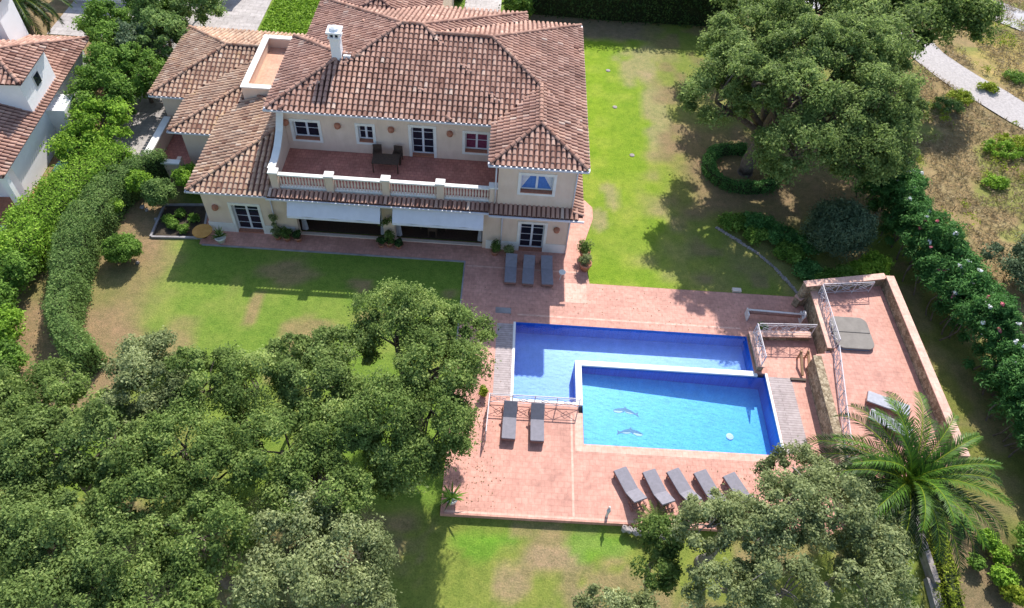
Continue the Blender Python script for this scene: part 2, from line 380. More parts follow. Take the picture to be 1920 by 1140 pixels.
def hedge(name, label, path, widths, h, mat, leaf=.1, dens=260, seed=0, z0=0, rough=.12, core='hedgecore', taper=.8, group=None, cat='hedge', asp=.5, flowers=None):
    rs = np.random.RandomState(seed + 50)
    t = thing(name, (path[0][0], path[0][1], z0), label, cat, group)
    sp = swept(path, widths, h)
    mb = MB(); n0 = 0; ring = []
    for i, (p, w) in enumerate(sp):
        d = sp[min(i + 1, len(sp) - 1)][0] - sp[max(i - 1, 0)][0]; d = d / np.linalg.norm(d); nrm = np.array([-d[1], d[0]])
        ww = w * .5 * .86
        for sx, sz in ((-1, 0), (-taper, .9), (taper, .9), (1, 0)):
            q = p + nrm * ww * sx; mb.v.append((q[0], q[1], z0 + sz * h - .02))
    for i in range(len(sp) - 1):
        for k in range(3): a = i * 4 + k; mb.f.append((a, a + 1, a + 5, a + 4))
    mb.f.append((0, 1, 2, 3)); a = (len(sp) - 1) * 4; mb.f.append((a + 3, a + 2, a + 1, a))
    mb.build('branches', core, t)  # solid dark filler added inside the leaf shell, standing in for branches
    cen, nor = [], []
    for i in range(len(sp) - 1):
        p, w = sp[i]; p2, w2 = sp[i + 1]; d = p2 - p; L = np.linalg.norm(d); d = d / L; nrm = np.array([-d[1], d[0]])
        per = w + 2 * h; k = int(L * per * dens)
        u = rs.random(k); s = rs.random(k) * per; ff = rs.normal(size=k) * rough
        x = np.where(s < h, -1, np.where(s > h + w, 1, (s - h - w / 2) / (w / 2)))
        z = np.where(s < h, s, np.where(s > h + w, per - s, h))
        side = (s < h) | (s > h + w)
        tp = 1 - (1 - taper) * z / h
        qx, qy = p[0] + d[0] * u * L, p[1] + d[1] * u * L
        off = ff + .07 * np.sin(qx * 2.3 + z * 2.5 + x) + .07 * np.sin(qy * 2.1 + x * 2) + .05 * np.sin(qy * 5.3 + qx * 3.7) + np.where(rs.random(k) < .04, np.abs(rs.normal(size=k)) * .15, 0)
        X = p[None] + d[None] * (u * L)[:, None] + nrm[None] * (x * w / 2 * tp + np.where(side, np.sign(x) * off, 0))[:, None]
        Z = z0 + z + np.where(side, 0, off)
        cen.append(np.column_stack([X, Z]))
        nn = np.zeros((k, 3)); nn[:, :2] = nrm[None] * np.where(side, np.sign(x), 0)[:, None]; nn[:, 2] = np.where(side, .3, 1); nor.append(nn)
    # ends
    for p, q in ((sp[0][0], sp[1][0]), (sp[-1][0], sp[-2][0])):
        w = sp[0][1] if p is sp[0][0] else sp[-1][1]; d = (p - q) / np.linalg.norm(p - q); nrm = np.array([-d[1], d[0]])
        k = int(w * h * dens); x = rs.uniform(-1, 1, k); z = rs.random(k) * h
        X = p[None] + nrm[None] * (x * w / 2)[:, None] + d[None] * (rs.normal(size=k) * rough)[:, None]
        cen.append(np.column_stack([X, z0 + z])); nn = np.zeros((k, 3)); nn[:, :2] = d; nn[:, 2] = .3; nor.append(nn)
    P_ = np.vstack(cen); nn = np.vstack(nor); k = len(P_)
    nn = nn * .8 + rs.normal(size=(k, 3)) * .5; nn /= np.linalg.norm(nn, axis=1)[:, None]
    tt = np.cross(nn, rs.normal(size=(k, 3))); tt /= np.linalg.norm(tt, axis=1)[:, None]; b = np.cross(nn, tt)
    L = leaf * (.6 + .8 * rs.random(k))[:, None]; V = np.empty((k, 4, 3))
    V[:, 0] = P_ - tt * L * .5; V[:, 2] = P_ + tt * L * .5; V[:, 1] = P_ + b * L * asp * .5 + nn * L * .1; V[:, 3] = P_ - b * L * asp * .5 + nn * L * .1
    patch = .12 * np.sin(P_[:, 0] * 1.1 + 1) * np.sin(P_[:, 1] * .9) + .08 * np.sin(P_[:, 0] * 4 + P_[:, 1] * 3)
    npmesh('foliage', V.reshape(-1, 3), np.arange(k * 4).reshape(-1, 4), mat, t, np.clip(.45 + patch + rs.normal(size=k) * .17, 0, 1))
    return t

# ---------------------------------------------------------------- ground
def sm(a, b, x): t = np.clip((x - a) / (b - a), 0, 1); return t * t * (3 - 2 * t)
def vnoise(x, y, s, seed):
    rs = np.random.RandomState(seed); g = rs.random((64, 64)); x = x / s; y = y / s
    xi = np.floor(x).astype(int); yi = np.floor(y).astype(int); fx = x - xi; fy = y - yi; fx = fx * fx * (3 - 2 * fx); fy = fy * fy * (3 - 2 * fy)
    a = g[xi % 64, yi % 64]; b = g[(xi + 1) % 64, yi % 64]; c = g[xi % 64, (yi + 1) % 64]; d = g[(xi + 1) % 64, (yi + 1) % 64]
    return (a * (1 - fx) + b * fx) * (1 - fy) + (c * (1 - fx) + d * fx) * fy
def gh(x, y):
    h = -.28 * sm(14.2, 13.0, y) * sm(-8, -2.5, x)
    h = h - .35 * sm(13, 5, y)
    h = h + .05 * (vnoise(x, y, 2.5, 3) - .5) * sm(26, 30, x)
    return h
def blend(c, col, w): return c * (1 - w[..., None]) + np.array(col) * w[..., None]
def ell(x, y, cx, cy, rx, ry, seed=0, ang=0):
    ca, sa = math.cos(ang), math.sin(ang); u = (x - cx) * ca + (y - cy) * sa; v = -(x - cx) * sa + (y - cy) * ca
    d = np.sqrt((u / rx) ** 2 + (v / ry) ** 2) + (vnoise(x, y, .9, seed + 11) - .5) * .9
    return sm(1.15, .6, d)
def ground():
    xs = np.concatenate([-np.geomspace(400, 48, 9), np.arange(-46, 62, .33), np.geomspace(64, 400, 9)])
    ys = np.concatenate([-np.geomspace(400, 6, 9), np.arange(-4, 76, .33), np.geomspace(78, 400, 9)])
    X, Y = np.meshgrid(xs, ys); Z = gh(X, Y)
    GR = (.15, .235, .04); YG = (.225, .27, .065); BR = (.26, .19, .11); SO = (.20, .135, .085); DK = (.11, .12, .035); DRY = (.29, .215, .12)
    n1 = vnoise(X, Y, 3.1, 1); n2 = vnoise(X, Y, 1.1, 2); n3 = vnoise(X, Y, .5, 4)
    c = np.zeros(X.shape + (3,)) + np.array(GR)
    c = blend(c, YG, sm(.35, .75, n1 * .6 + n2 * .4) * .7)
    c = blend(c, BR, sm(.60, .85, n2 * .5 + n1 * .3 + n3 * .2) * .35)
    # west garden soil
    soil = sm(-17.0, -19.4, X - (Y - 24) * -.10 + (n2 - .5) * 1.6) * sm(16, 18, Y)
    c = blend(c, (.27, .185, .115), soil * .95); c = blend(c, (.17, .2, .05), soil * sm(.5, .8, n1) * .5 * sm(28, 25, Y))
    for e_ in ((-11.7, 27, 1.6, .9, 1), (-9.6, 22.8, 1.3, 1.5, 2), (-16.3, 21.5, 1.2, 2.0, 3), (-10.8, 20.6, 1.0, .8, 4), (-12.8, 24.3, .4, 1.2, 5), (-6.5, 24.2, 1.0, .8, 6), (-7.5, 26.5, .8, .5, 16), (-2.5, 26.2, .7, .5, 17)):
        c = blend(c, (.29, .20, .12), ell(X, Y, *e_[:4], e_[4]) * .75)
    # east lawn
    el = sm(4.8, 5.2, X) * sm(27, 27.5, Y)
    c = blend(c, (.195, .30, .025), el * (1 - .5 * n1)); c = blend(c, (.29, .345, .06), el * sm(.5, .85, n2) * .45)
    br = el * sm(9.3, 12.5, X - (Y - 45) * .06 + (n2 - .5) * 2.6)
    c = blend(c, (.27, .25, .085), br * .6); c = blend(c, (.31, .235, .16), br * sm(.45, .72, n1 * .5 + n2 * .5) * .75)
    for e_ in ((10.8, 44.5, 1.0, 4.5, 7), (9.8, 50, 1.6, 2.2, 8), (12.3, 52.5, 3.2, 1.3, 9), (7, 35.5, .6, 1.5, 10), (5.9, 33, .7, .9, 12)):
        c = blend(c, (.34, .26, .19), ell(X, Y, *e_[:4], e_[4]) * .6)
    c = blend(c, (.20, .15, .12), sm(53.6, 54.6, Y + (n2 - .5) * .8) * sm(-1, 1, X) * .9)
    und = sm(10.5, 13, X + (n2 - .5) * 2) * sm(27, 28, Y)
    c = blend(c, (.215, .20, .085), und * .7); c = blend(c, (.16, .23, .035), und * sm(.35, .6, n1) * .75); c = blend(c, (.235, .165, .105), und * sm(33.5, 35, Y) * sm(45, 42, Y) * .8); c = blend(c, (.24, .17, .11), und * sm(.5, .72, n2) * .65)
    se = sm(17.5, 19, X) * sm(32, 29, Y); c = blend(c, (.17, .165, .05), se * .8); c = blend(c, (.25, .19, .11), se * sm(.5, .75, n2) * .6)
    # south lawn
    so = sm(14, 13, Y); c = blend(c, (.22, .245, .06), so * .75); c = blend(c, (.29, .215, .13), so * sm(.48, .72, n1 * .6 + n3 * .4) * .8)
    for e_ in ((1.6, 10.5, 1.0, .9, 20), (4.6, 10.2, .8, .7, 21), (3.2, 11.9, 1.2, .5, 22), (.2, 8.8, 1.3, .5, 23)): c = blend(c, (.32, .235, .155), ell(X, Y, *e_[:4], e_[4]) * .75)
    for e_ in ((-.2, 12.2, 1.2, .7, 24), (5.3, 12.4, 1.4, .7, 25), (.9, 12.5, .9, .5, 27)): c = blend(c, (.13, .29, .03), ell(X, Y, *e_[:4], e_[4]) * .7)
    bed = sm(20.3, 20.7, X - (Y - 14) * .25 + (n3 - .5) * .4) * sm(16.2, 15, Y); c = blend(c, (.23, .17, .11), bed * .9); c = blend(c, (.16, .2, .04), bed * sm(.55, .8, n2) * .6)
    bed2 = sm(23.6, 24.4, X); c = blend(c, (.16, .21, .04), bed2 * sm(16, 14, Y) * .7)
    ln = sm(17.3, 17.8, X) * sm(19.9, 19.5, X - (Y - 14) * .2) * sm(15.5, 14.5, Y); c = blend(c, (.16, .25, .045), ln * .8)
    # dry field
    fd = sm(26.5, 28, X); c = blend(c, DRY, fd); c = blend(c, (.19, .14, .085), fd * sm(.5, .75, n1 * .5 + n2 * .5) * .7); c = blend(c, (.42, .34, .20), fd * sm(.55, .8, n3 * .5 + n2 * .5) * .6)
    c = blend(c, (.19, .25, .05), fd * sm(.55, .75, vnoise(X, Y, 1.7, 9)) * .6)
    c = blend(c, (.40, .31, .12), fd * ell(X, Y, 42, 55, 5, 5, 30) * .7)
    V = np.stack([X, Y, Z], -1).reshape(-1, 3); ny, nx = X.shape
    I = np.arange(ny * nx).reshape(ny, nx); F = np.stack([I[:-1, :-1], I[:-1, 1:], I[1:, 1:], I[1:, :-1]], -1).reshape(-1, 4)
    # pool basins: no ground under them
    cx = V[F].mean(1); inside = (cx[:, 0] > .4) & (cx[:, 0] < 15.2) & (cx[:, 1] > 15.5) & (cx[:, 1] < 26)
    F = F[~inside]
    o = npmesh('ground', V, F, 'soil', None, None, True)
    ca = o.data.attributes.new('ground_colour', 'FLOAT_COLOR', 'POINT')
    ca.data.foreach_set('color', np.concatenate([c.reshape(-1, 3), np.ones((len(V), 1))], 1).astype(np.float32).ravel())
    m, nt, b, ou = new_mat('ground_cover')
    at = N(nt, 'ShaderNodeAttribute', attribute_name='ground_colour')
    co = coords(nt)
    g = ramp(nt, noise(nt, 2.6, 9, co, .72), [(.3, (.62, .66, .6)), (.5, (1, 1, 1)), (.7, (1.3, 1.2, 1.15))])
    cc = mixc(nt, .7, at.outputs['Color'], g, 'MULTIPLY')
    g = ramp(nt, noise(nt, 14, 5, co, .7), [(.3, (.62, .68, .58)), (.7, (1.35, 1.28, 1.2))])
    cc = mixc(nt, .9, cc, g, 'MULTIPLY')
    g = ramp(nt, noise(nt, 1.0, 10, co, .8), [(.4, (.82, .9, .8)), (.6, (1.15, 1.08, 1.1))])
    cc = mixc(nt, .8, cc, g, 'MULTIPLY')
    nt.links.new(cc, b.inputs['Base Color']); b.inputs['Roughness'].default_value = 1; b.inputs['Specular IOR Level'].default_value = .1
    bump(nt, noise(nt, 11, 8, co, .75), b, .7, .08)
    o.data.materials[0] = m
    return struct(o)
ground()

# ---------------------------------------------------------------- sky and light
w = D.worlds.new('World'); bpy.context.scene.world = w; w.use_nodes = True
nt = w.node_tree; bg = nt.nodes['Background']
sky = nt.nodes.new('ShaderNodeTexSky'); sky.sky_type = 'NISHITA'; sky.sun_disc = False
sky.sun_elevation = math.radians(43); sky.sun_rotation = math.radians(12)
nt.links.new(sky.outputs[0], bg.inputs[0]); bg.inputs[1].default_value = .15
sd = D.lights.new('sun', 'SUN'); sd.energy = 4.3; sd.angle = math.radians(.6); sd.color = (1, .955, .89)
so_ = D.objects.new('sun', sd); C.objects.link(so_); so_.location = (20, 60, 60)
so_.rotation_euler = Vector((-.23, -1.05, -1)).to_track_quat('-Z', 'Y').to_euler()

# ---------------------------------------------------------------- patio, deck, pool
Z0 = .05
E_ = .006; PX0, PX1, PY0, PY1 = 1.24, 13.86, 19.62, 24.5       # upper basin
QX0, QX1, QY0, QY1 = 4.72, 14.40, 17.32, 21.92      # lower basin inside L wall
def slab(name, rects, mat, z, zb=None, polys=()):
    mb = MB()
    for x0, x1, y0, y1 in rects: mb.box(x0, x1, y0, y1, zb if zb is not None else z - .04, z)
    for p in polys: mb.prism(p, zb if zb is not None else z - .04, z)
    return struct(mb.build(name, mat))
slab('patio', [(-16.9, 4.9, 28.75, 30.3), (-1.8, 4.9, 24.5, 28.75), (4.9, 17.7, 24.5, 27.62), (-1.8, PX0 - .13, 13.42, 24.5),
               (PX0 - .13, QX0 - .22, 13.42, PY0 - .13), (QX0 - .22, 14.53, 13.42, QY0), (14.53, 17.7, 13.42, 24.5), (13.86, 14.53, 22.1, 24.5), (14.4, 14.53, 17.32, 17.33),
               ], 'patio', Z0, -.32, polys=[[(4.9, 27.62), (5.35, 27.62), (5.05, 30.2), (5.25, 31.2), (5.75, 33.0), (5.75, 34.0), (5.3, 34.6), (3.9, 34.6), (3.9, 30.3), (4.9, 30.3)], [(-16.9, 28.75), (-16.9, 31.6), (-17.35, 31.4), (-17.05, 28.75)]])
slab('pool_border_paving', [(QX0 - .0, 14.4, QY0 - .42, QY0 - .01), (QX0 - .42, QX0 - .005, QY0 - .42, PY0 - .6)], 'coping', Z0 + .005, Z0 - .01)
slab('patio_border_strip', [(-1.62, 13.2, 13.5, 13.62), (QX0 - .62, QX0 - .52, 13.62, 18.9), (1.3, 13.6, 24.98, 25.08), (-1.7, 4.8, 28.35, 28.45)], 'coping', Z0 + .004, Z0 - .01)
slab('faded_paving', [(3.95, 5.15, 26.1, 27.55)], 'coping', Z0 + .008, Z0 - .01)
slab('lawn_kerb', [(-16.9, -1.8, 28.66, 28.75), (-1.88, -1.8, 22.0, 28.66)], 'stucco_grey', Z0 + .01, -.1)
slab('grey_deck_strip', [(.22, PX0 - .13, 19.75, 24.35), (14.56, 15.75, 17.45, 21.9)], 'deckgrey', Z0 + .008, Z0 - .01)
tag(MB().box(.1, .95, 25.05, 25.45, Z0 - .01, Z0 + .012).build('drain_grate', 'stucco_grey'), 'rectangular grey drain grate set in the paving above the pool corner', 'drain grate')

pool = thing('swimming_pool', (PX0, QY0, 0), 'L-shaped blue mosaic swimming pool with a white dividing wall', 'swimming pool')
mb = MB(); dz = -.9
mb.face([(PX0, PY0, dz), (QX0 - .3, PY0, dz), (QX0 - .3, PY1, dz), (PX0, PY1, dz)])
mb.face([(QX0 - .3, QY1 + .02, dz), (PX1, QY1 + .02, dz), (PX1, PY1, dz), (QX0 - .3, PY1, dz)])
mb.build('pool_floor', 'pool1', pool)
mb = MB()
mb.face([(PX0, PY1 - E_, dz), (PX1, PY1 - E_, dz), (PX1, PY1 - E_, Z0 - .002), (PX0, PY1 - E_, Z0 - .002)])
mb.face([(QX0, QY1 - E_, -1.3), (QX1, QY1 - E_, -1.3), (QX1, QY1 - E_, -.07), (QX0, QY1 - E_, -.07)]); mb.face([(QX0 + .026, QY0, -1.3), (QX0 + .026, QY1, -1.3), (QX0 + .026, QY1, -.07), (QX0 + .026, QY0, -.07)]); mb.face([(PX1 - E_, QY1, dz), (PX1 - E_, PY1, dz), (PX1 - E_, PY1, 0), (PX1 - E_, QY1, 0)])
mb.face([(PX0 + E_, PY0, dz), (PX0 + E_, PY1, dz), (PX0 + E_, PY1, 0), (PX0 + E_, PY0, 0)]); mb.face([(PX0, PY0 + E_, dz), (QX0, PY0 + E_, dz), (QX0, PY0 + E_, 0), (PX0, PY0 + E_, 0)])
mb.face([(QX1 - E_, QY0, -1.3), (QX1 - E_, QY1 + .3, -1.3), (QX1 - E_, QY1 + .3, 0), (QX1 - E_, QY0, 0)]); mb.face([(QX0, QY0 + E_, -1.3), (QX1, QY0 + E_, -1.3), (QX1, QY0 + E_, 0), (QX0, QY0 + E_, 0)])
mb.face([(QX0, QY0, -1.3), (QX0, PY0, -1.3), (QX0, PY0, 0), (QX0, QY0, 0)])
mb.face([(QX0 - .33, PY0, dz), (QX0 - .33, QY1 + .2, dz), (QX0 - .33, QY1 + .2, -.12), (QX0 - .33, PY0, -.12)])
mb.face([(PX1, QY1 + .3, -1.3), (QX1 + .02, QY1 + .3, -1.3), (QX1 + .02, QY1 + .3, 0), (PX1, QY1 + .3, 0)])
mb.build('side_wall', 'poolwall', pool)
MB().face([(QX0, QY0, -.68), (QX1, QY0, -1.18), (QX1, QY1 + .3, -1.18), (QX0, QY1 + .3, -.68)]).build('pool_floor', 'pool2', pool)
mb = MB(); mb.box(QX0 - .32, QX0 + .02, PY0 - .13, QY1 + .32, -1.3, .03); mb.box(QX0 + .02, PX1 + .15, QY1, QY1 + .32, -1.3, .03); mb.build('dividing_wall', 'whitecop', pool, bevel=.02)
mb = MB(); mb.box(PX0 - .13, PX0, PY0 - .13, PY1, -.3, Z0 + .02); mb.box(PX0, QX0 - .32, PY0 - .13, PY0, -.3, Z0 + .02); mb.build('edge_trim', 'whitecop', pool)
MB().box(QX1, QX1 + .13, QY0, QY1 + .18, -.3, Z0 + .02).build('edge_trim', 'whitecop', pool)
# mosaic dolphins (simple leaping dolphin outlines)
def dolphin(cx, cy, flip, ang):
    d = [(-.62, .02), (-.5, .12), (-.3, .2), (-.05, .24), (.02, .36), (.1, .24), (.35, .16), (.55, .02), (.72, .1), (.68, -.04), (.74, -.2), (.55, -.08), (.3, .02), (.0, .06), (-.08, -.04), (-.14, .06), (-.35, .04), (-.5, -.02)]
    b_ = [(-.6, 0), (-.35, .03), (-.14, .05), (-.1, -.01), (-.3, -.1), (-.5, -.08)]; b2 = [(.0, .05), (.3, .01), (.5, -.05), (.3, -.06), (.1, -.03)]
    ca, sa = math.cos(ang), math.sin(ang)
    def tr_(pts): return [(cx + (x * flip) * ca - y * sa * (1 if flip > 0 else 1), cy + (x * flip) * sa + y * ca) for x, y in pts]
    def zf(x, y, o_): return -.68 - .5 * (x - QX0) / (QX1 - QX0) + o_
    t = thing('dolphin_mosaic', (cx, cy, zf(cx, cy, .004)), 'dark-backed dolphin mosaic swimming ' + ('right, nearer the paved south edge' if flip < 0 else 'left, nearer the white dividing wall'), 'mosaic', 'dolphin mosaics on the pool floor')
    mm = MB(); mm.face([(x, y, zf(x, y, .006)) for x, y in tr_(d)]); mm.build('dark_back', 'mosaicdark', t)
    mm = MB(); mm.face([(x, y, zf(x, y, .012)) for x, y in tr_(b_)]); mm.face([(x, y, zf(x, y, .012)) for x, y in tr_(b2)]); mm.build('pale_belly', 'mosaiclight', t)
dolphin(7.0, 19.75, 1, -.05); dolphin(7.25, 18.55, -1, -.05)
mb = MB(); mb.lathe([(.19, 0), (.19, .02), (.1, .03)], 12.35, 18.85, -1.055, 16); tag(mb.build('pool_drain', 'whitecop'), 'round pale drain cover on the deep end floor', 'drain cover')
wt = MB(); wl = -.06
wt.face([(PX0, PY0, wl), (QX0 - .32, PY0, wl), (QX0 - .32, QY1 + .32, wl), (PX0, QY1 + .32, wl)]); wt.face([(PX0, QY1 + .32, wl), (PX1, QY1 + .32, wl), (PX1, PY1, wl), (PX0, PY1, wl)])
wt.face([(QX0 + .02, QY0, wl - .03), (QX1, QY0, wl - .03), (QX1, QY1, wl - .03), (QX0 + .02, QY1, wl - .03)])
struct(wt.build('pool_water', 'water'))

# railings
def railing(p0, p1, z, label, npan, h=.85):
    t = thing('railing', (p0[0], p0[1], z), label, 'railing', 'white metal railings round the pool')
    d = Vector((p1[0] - p0[0], p1[1] - p0[1], 0)); L = d.length; d.normalize()
    P3 = lambda s, zz: (p0[0] + d.x * s, p0[1] + d.y * s, z + zz)
    MB().tube([P3(0, h), P3(L, h)], .028, 6).build('top_rail', 'rail', t)
    MB().tube([P3(0, .12), P3(L, .12)], .018, 5).build('bottom_rail', 'rail', t)
    MB().tube([P3(0, h - .14), P3(L, h - .14)], .014, 5).build('middle_rail', 'rail', t)
    for i in range(npan + 1): MB().tube([P3(L * i / npan, -.02), P3(L * i / npan, h)], .026, 6).build('post', 'rail', t)
    for i in range(npan):
        a, b_ = L * i / npan, L * (i + 1) / npan; m_ = (a + b_) / 2; mb = MB()
        mb.tube([P3(a, .12), P3(b_, h - .14)], .017, 4); mb.tube([P3(b_, .12), P3(a, h - .14)], .017, 4)
        k = .22 * (b_ - a); mb.tube([P3(m_ - k, .42), P3(m_, .62), P3(m_ + k, .42), P3(m_, .22), P3(m_ - k, .42)], .016, 4)
        mb.build('cross_brace', 'rail', t)
railing((.1, 19.3), (4.5, 19.3), Z0, 'white railing at the foot of the pool, behind the two sunlit loungers', 4)
railing((.06, 19.3), (-.0, 17.2), Z0, 'short white railing running down from the pool corner beside the dark oak', 2)
# low walls east of the pool
def stonewall(pts, z0_, z1_, label, th=.3, cap='coping', bodymat='stone', capw=.06, capname='coping'):
    t = thing('stone_wall', (pts[0][0], pts[0][1], z0_), label, 'stone wall', 'stone walls of the terraces')
    mb = MB(); mc = MB()
    for i in range(len(pts) - 1):
        a, b_ = Vector((*pts[i], 0)), Vector((*pts[i + 1], 0)); d = (b_ - a).normalized(); n_ = Vector((-d.y, d.x, 0))
        if i: a = a + d * (th / 2 + .001)
        if i < len(pts) - 2: b_ = b_ + d * (th / 2)
        q = [a + n_ * th / 2, a - n_ * th / 2, b_ - n_ * th / 2, b_ + n_ * th / 2]; mb.prism([(p.x, p.y) for p in q][::-1], z0_, z1_)
        w_ = th / 2 + capw; q = [a + n_ * w_, a - n_ * w_, b_ - n_ * w_, b_ + n_ * w_]; mc.prism([(p.x, p.y) for p in q][::-1], z1_, z1_ + .06 + i * .003)
    mb.build('masonry', bodymat, t); mc.build(capname, cap, t); return t
stonewall([(14.12, 22.25), (14.08, 24.45), (17.3, 24.62)], 0, .38, 'low stone wall topped by a railing at the east end of the upper pool', .3)
railing((14.12, 22.3), (14.08, 24.45), .44, 'white railing on the low stone wall at the pool east end', 3)
railing((14.2, 24.46), (17.3, 24.62), .44, 'white railing with diamond braces above the shaded corner step', 3)
# pool cover roller
t = thing('cover_roller', (14.0, 25.95, 0), 'pale pool cover roller tube with a round end wheel, in shade', 'pool cover roller')
MB().tube([(14.0, 25.95, .62), (17.1, 25.85, .62)], .055, 8).build('tube', 'metal', t, smooth=True)
MB().tube([(14.15, 25.93, .5), (16.95, 25.85, .5)], .13, 10).build('rolled_cover', 'lframe', t, smooth=True)
mb = MB(); mb.tube([(17.1, 25.85, .62), (17.16, 25.85, .62)], .22, 16); mb.build('wheel', 'metal', t)
for x_ in (14.05, 17.05): MB().box(x_ - .03, x_ + .03, 25.6, 26.15, Z0, .55).build('stand', 'metal', t)

# raised terrace
TZ = 1.15
T_ = [(16.75, 27.0), (21.75, 27.95), (22.0, 12.9), (16.55, 12.9), (16.75, 22.7), (17.75, 22.9), (17.75, 27.0)]
T_ = [(17.75, 27.15), (21.75, 27.9), (22.0, 16.4), (16.72, 15.6), (16.85, 22.75), (17.75, 22.9)]
mb = MB(); mb.prism(T_[::-1], -.5, TZ); struct(mb.build('spa_terrace', 'patio'))
stonewall([(17.7, 23.1), (17.7, 27.1)], 0, TZ + .1, 'stone retaining wall with pink coping below the hot tub', .3)
stonewall([(16.7, 15.3), (16.85, 22.6)], 0, TZ + .04, 'long stone retaining wall south of the timber steps', .32, cap='stone')
stonewall([(17.0, 27.05), (21.8, 28.05)], 0, TZ + .62, 'pink-capped parapet wall at the north end of the spa terrace', .3, bodymat='stone')
stonewall([(21.95, 27.95), (22.12, 16.8)], 0, TZ + .75, 'long pink-capped parapet wall along the spa terrace east side', .34, bodymat='stone')
stonewall([(16.95, 26.9), (17.35, 27.25)], 0, .7, 'short low wall end beside the planting bed', .34)
railing((17.9, 26.9), (17.9, 23.15), TZ, 'white railing along the edge beside the hot tub', 4)
railing((17.95, 26.95), (20.9, 27.35), TZ, 'white railing in front of the north parapet behind the hot tub', 3)
railing((17.75, 22.75), (16.9, 17.3), TZ, 'white railing on the long wall, seen edge on', 6)
railing((16.88, 17.1), (16.85, 15.7), TZ, 'white railing half hidden by the palm fronds', 4)
# spa with cover
jt = thing('hot_tub', (19.05, 24.2, TZ), 'square grey-brown hot tub cover with rounded corners', 'hot tub')
def rrect(cx, cy, w_, h_, r_, n_=6):
    pts = []
    for (sx, sy, a0) in ((1, 1, 0), (-1, 1, 90), (-1, -1, 180), (1, -1, 270)):
        for k in range(n_ + 1):
            a = math.radians(a0 + 90 * k / n_); pts.append((cx + sx * (w_ / 2 - r_) + r_ * math.cos(a), cy + sy * (h_ / 2 - r_) + r_ * math.sin(a)))
    return pts
MB().prism(rrect(19.05, 24.2, 1.95, 2.05, .35), TZ, TZ + .1).build('tub_rim', 'mosaicdark', jt)
for s_ in (0, 1):
    y0, y1 = (24.22, 25.27) if s_ else (23.13, 24.19)
    q = [p for p in rrect(19.05, 24.2, 2.05, 2.14, .42) if (p[1] > 24.2) == bool(s_)]
    q = q if s_ else q
    ys_ = 24.215 if s_ else 24.185
    if s_: q = [(18.05 + 2.02, ys_)] + q + [(18.03, ys_)]
    else: q = [(18.03, ys_)] + q + [(20.07, ys_)]
    MB().prism(q, TZ + .1, TZ + .2).build('cover_panel', 'jac', jt, bevel=.03)
# timber steps / rails by the terrace wall
for i, (x_, y_) in enumerate(((16.35, 22.9), (16.75, 22.95))):
    t = thing('timber_handrail', (x_, y_, 0), ('leftmost' if i == 0 else 'right hand') + ' sloping timber rail by the stone steps', 'handrail', 'sloping timber rails')
    MB().tube([(x_, y_ + .3, .05), (x_, y_ + .3, .75)], .05, 6).build('post', 'wood', t)
    mb = MB(); mb.box(x_ - .06, x_ + .06, y_ - .85, y_ + .35, .12, .22)
    mb.v = [(a, b_, c_ + .5 * (b_ - y_ + .85) / 1.2) for a, b_, c_ in mb.v]; mb.build('rail', 'wood', t)
t = thing('terrace_steps', (17.2, 23.0, 0), 'three brick steps climbing to the spa terrace', 'steps')
for i in range(3): MB().box(16.92 + i * .25, 17.7, 22.72, 23.05, 0, .36 * (i + 1)).build('step', 'coping', t)
tag(MB().box(15.7, 16.5, 21.75, 21.9, 0, .14).build('timber_sleeper', 'darkwood'), 'dark timber sleeper lying against the long stone wall', 'sleeper')

# ---------------------------------------------------------------- roofs
def clip(poly, a, b, c):
    """keep a*x+b*y+c>=0"""
    out = []
    for i in range(len(poly)):
        p, q = poly[i], poly[(i + 1) % len(poly)]; dp = a * p[0] + b * p[1] + c; dq = a * q[0] + b * q[1] + c
        if dp >= 0: out.append(p)
        if (dp >= 0) != (dq >= 0): t_ = dp / (dp - dq); out.append((p[0] + (q[0] - p[0]) * t_, p[1] + (q[1] - p[1]) * t_))
    return out
class Block:
    def __init__(s, x0, x1, y0, y1, z, sl, cuts=()):
        s.r = (x0, x1, y0, y1); s.z = z; s.s = sl; s.cuts = list(cuts)
        s.pl = [(sl, 0, z - sl * x0), (-sl, 0, z + sl * x1), (0, sl, z - sl * y0), (0, -sl, z + sl * y1)]  # z = a x + b y + c ; west east south north
    def h(s, x, y):
        x0, x1, y0, y1 = s.r
        if not (x0 <= x <= x1 and y0 <= y <= y1): return -1e9
        if any(a * x + b * y + c < 0 for a, b, c in s.cuts): return -1e9
        return min(a * x + b * y + c for a, b, c in s.pl)
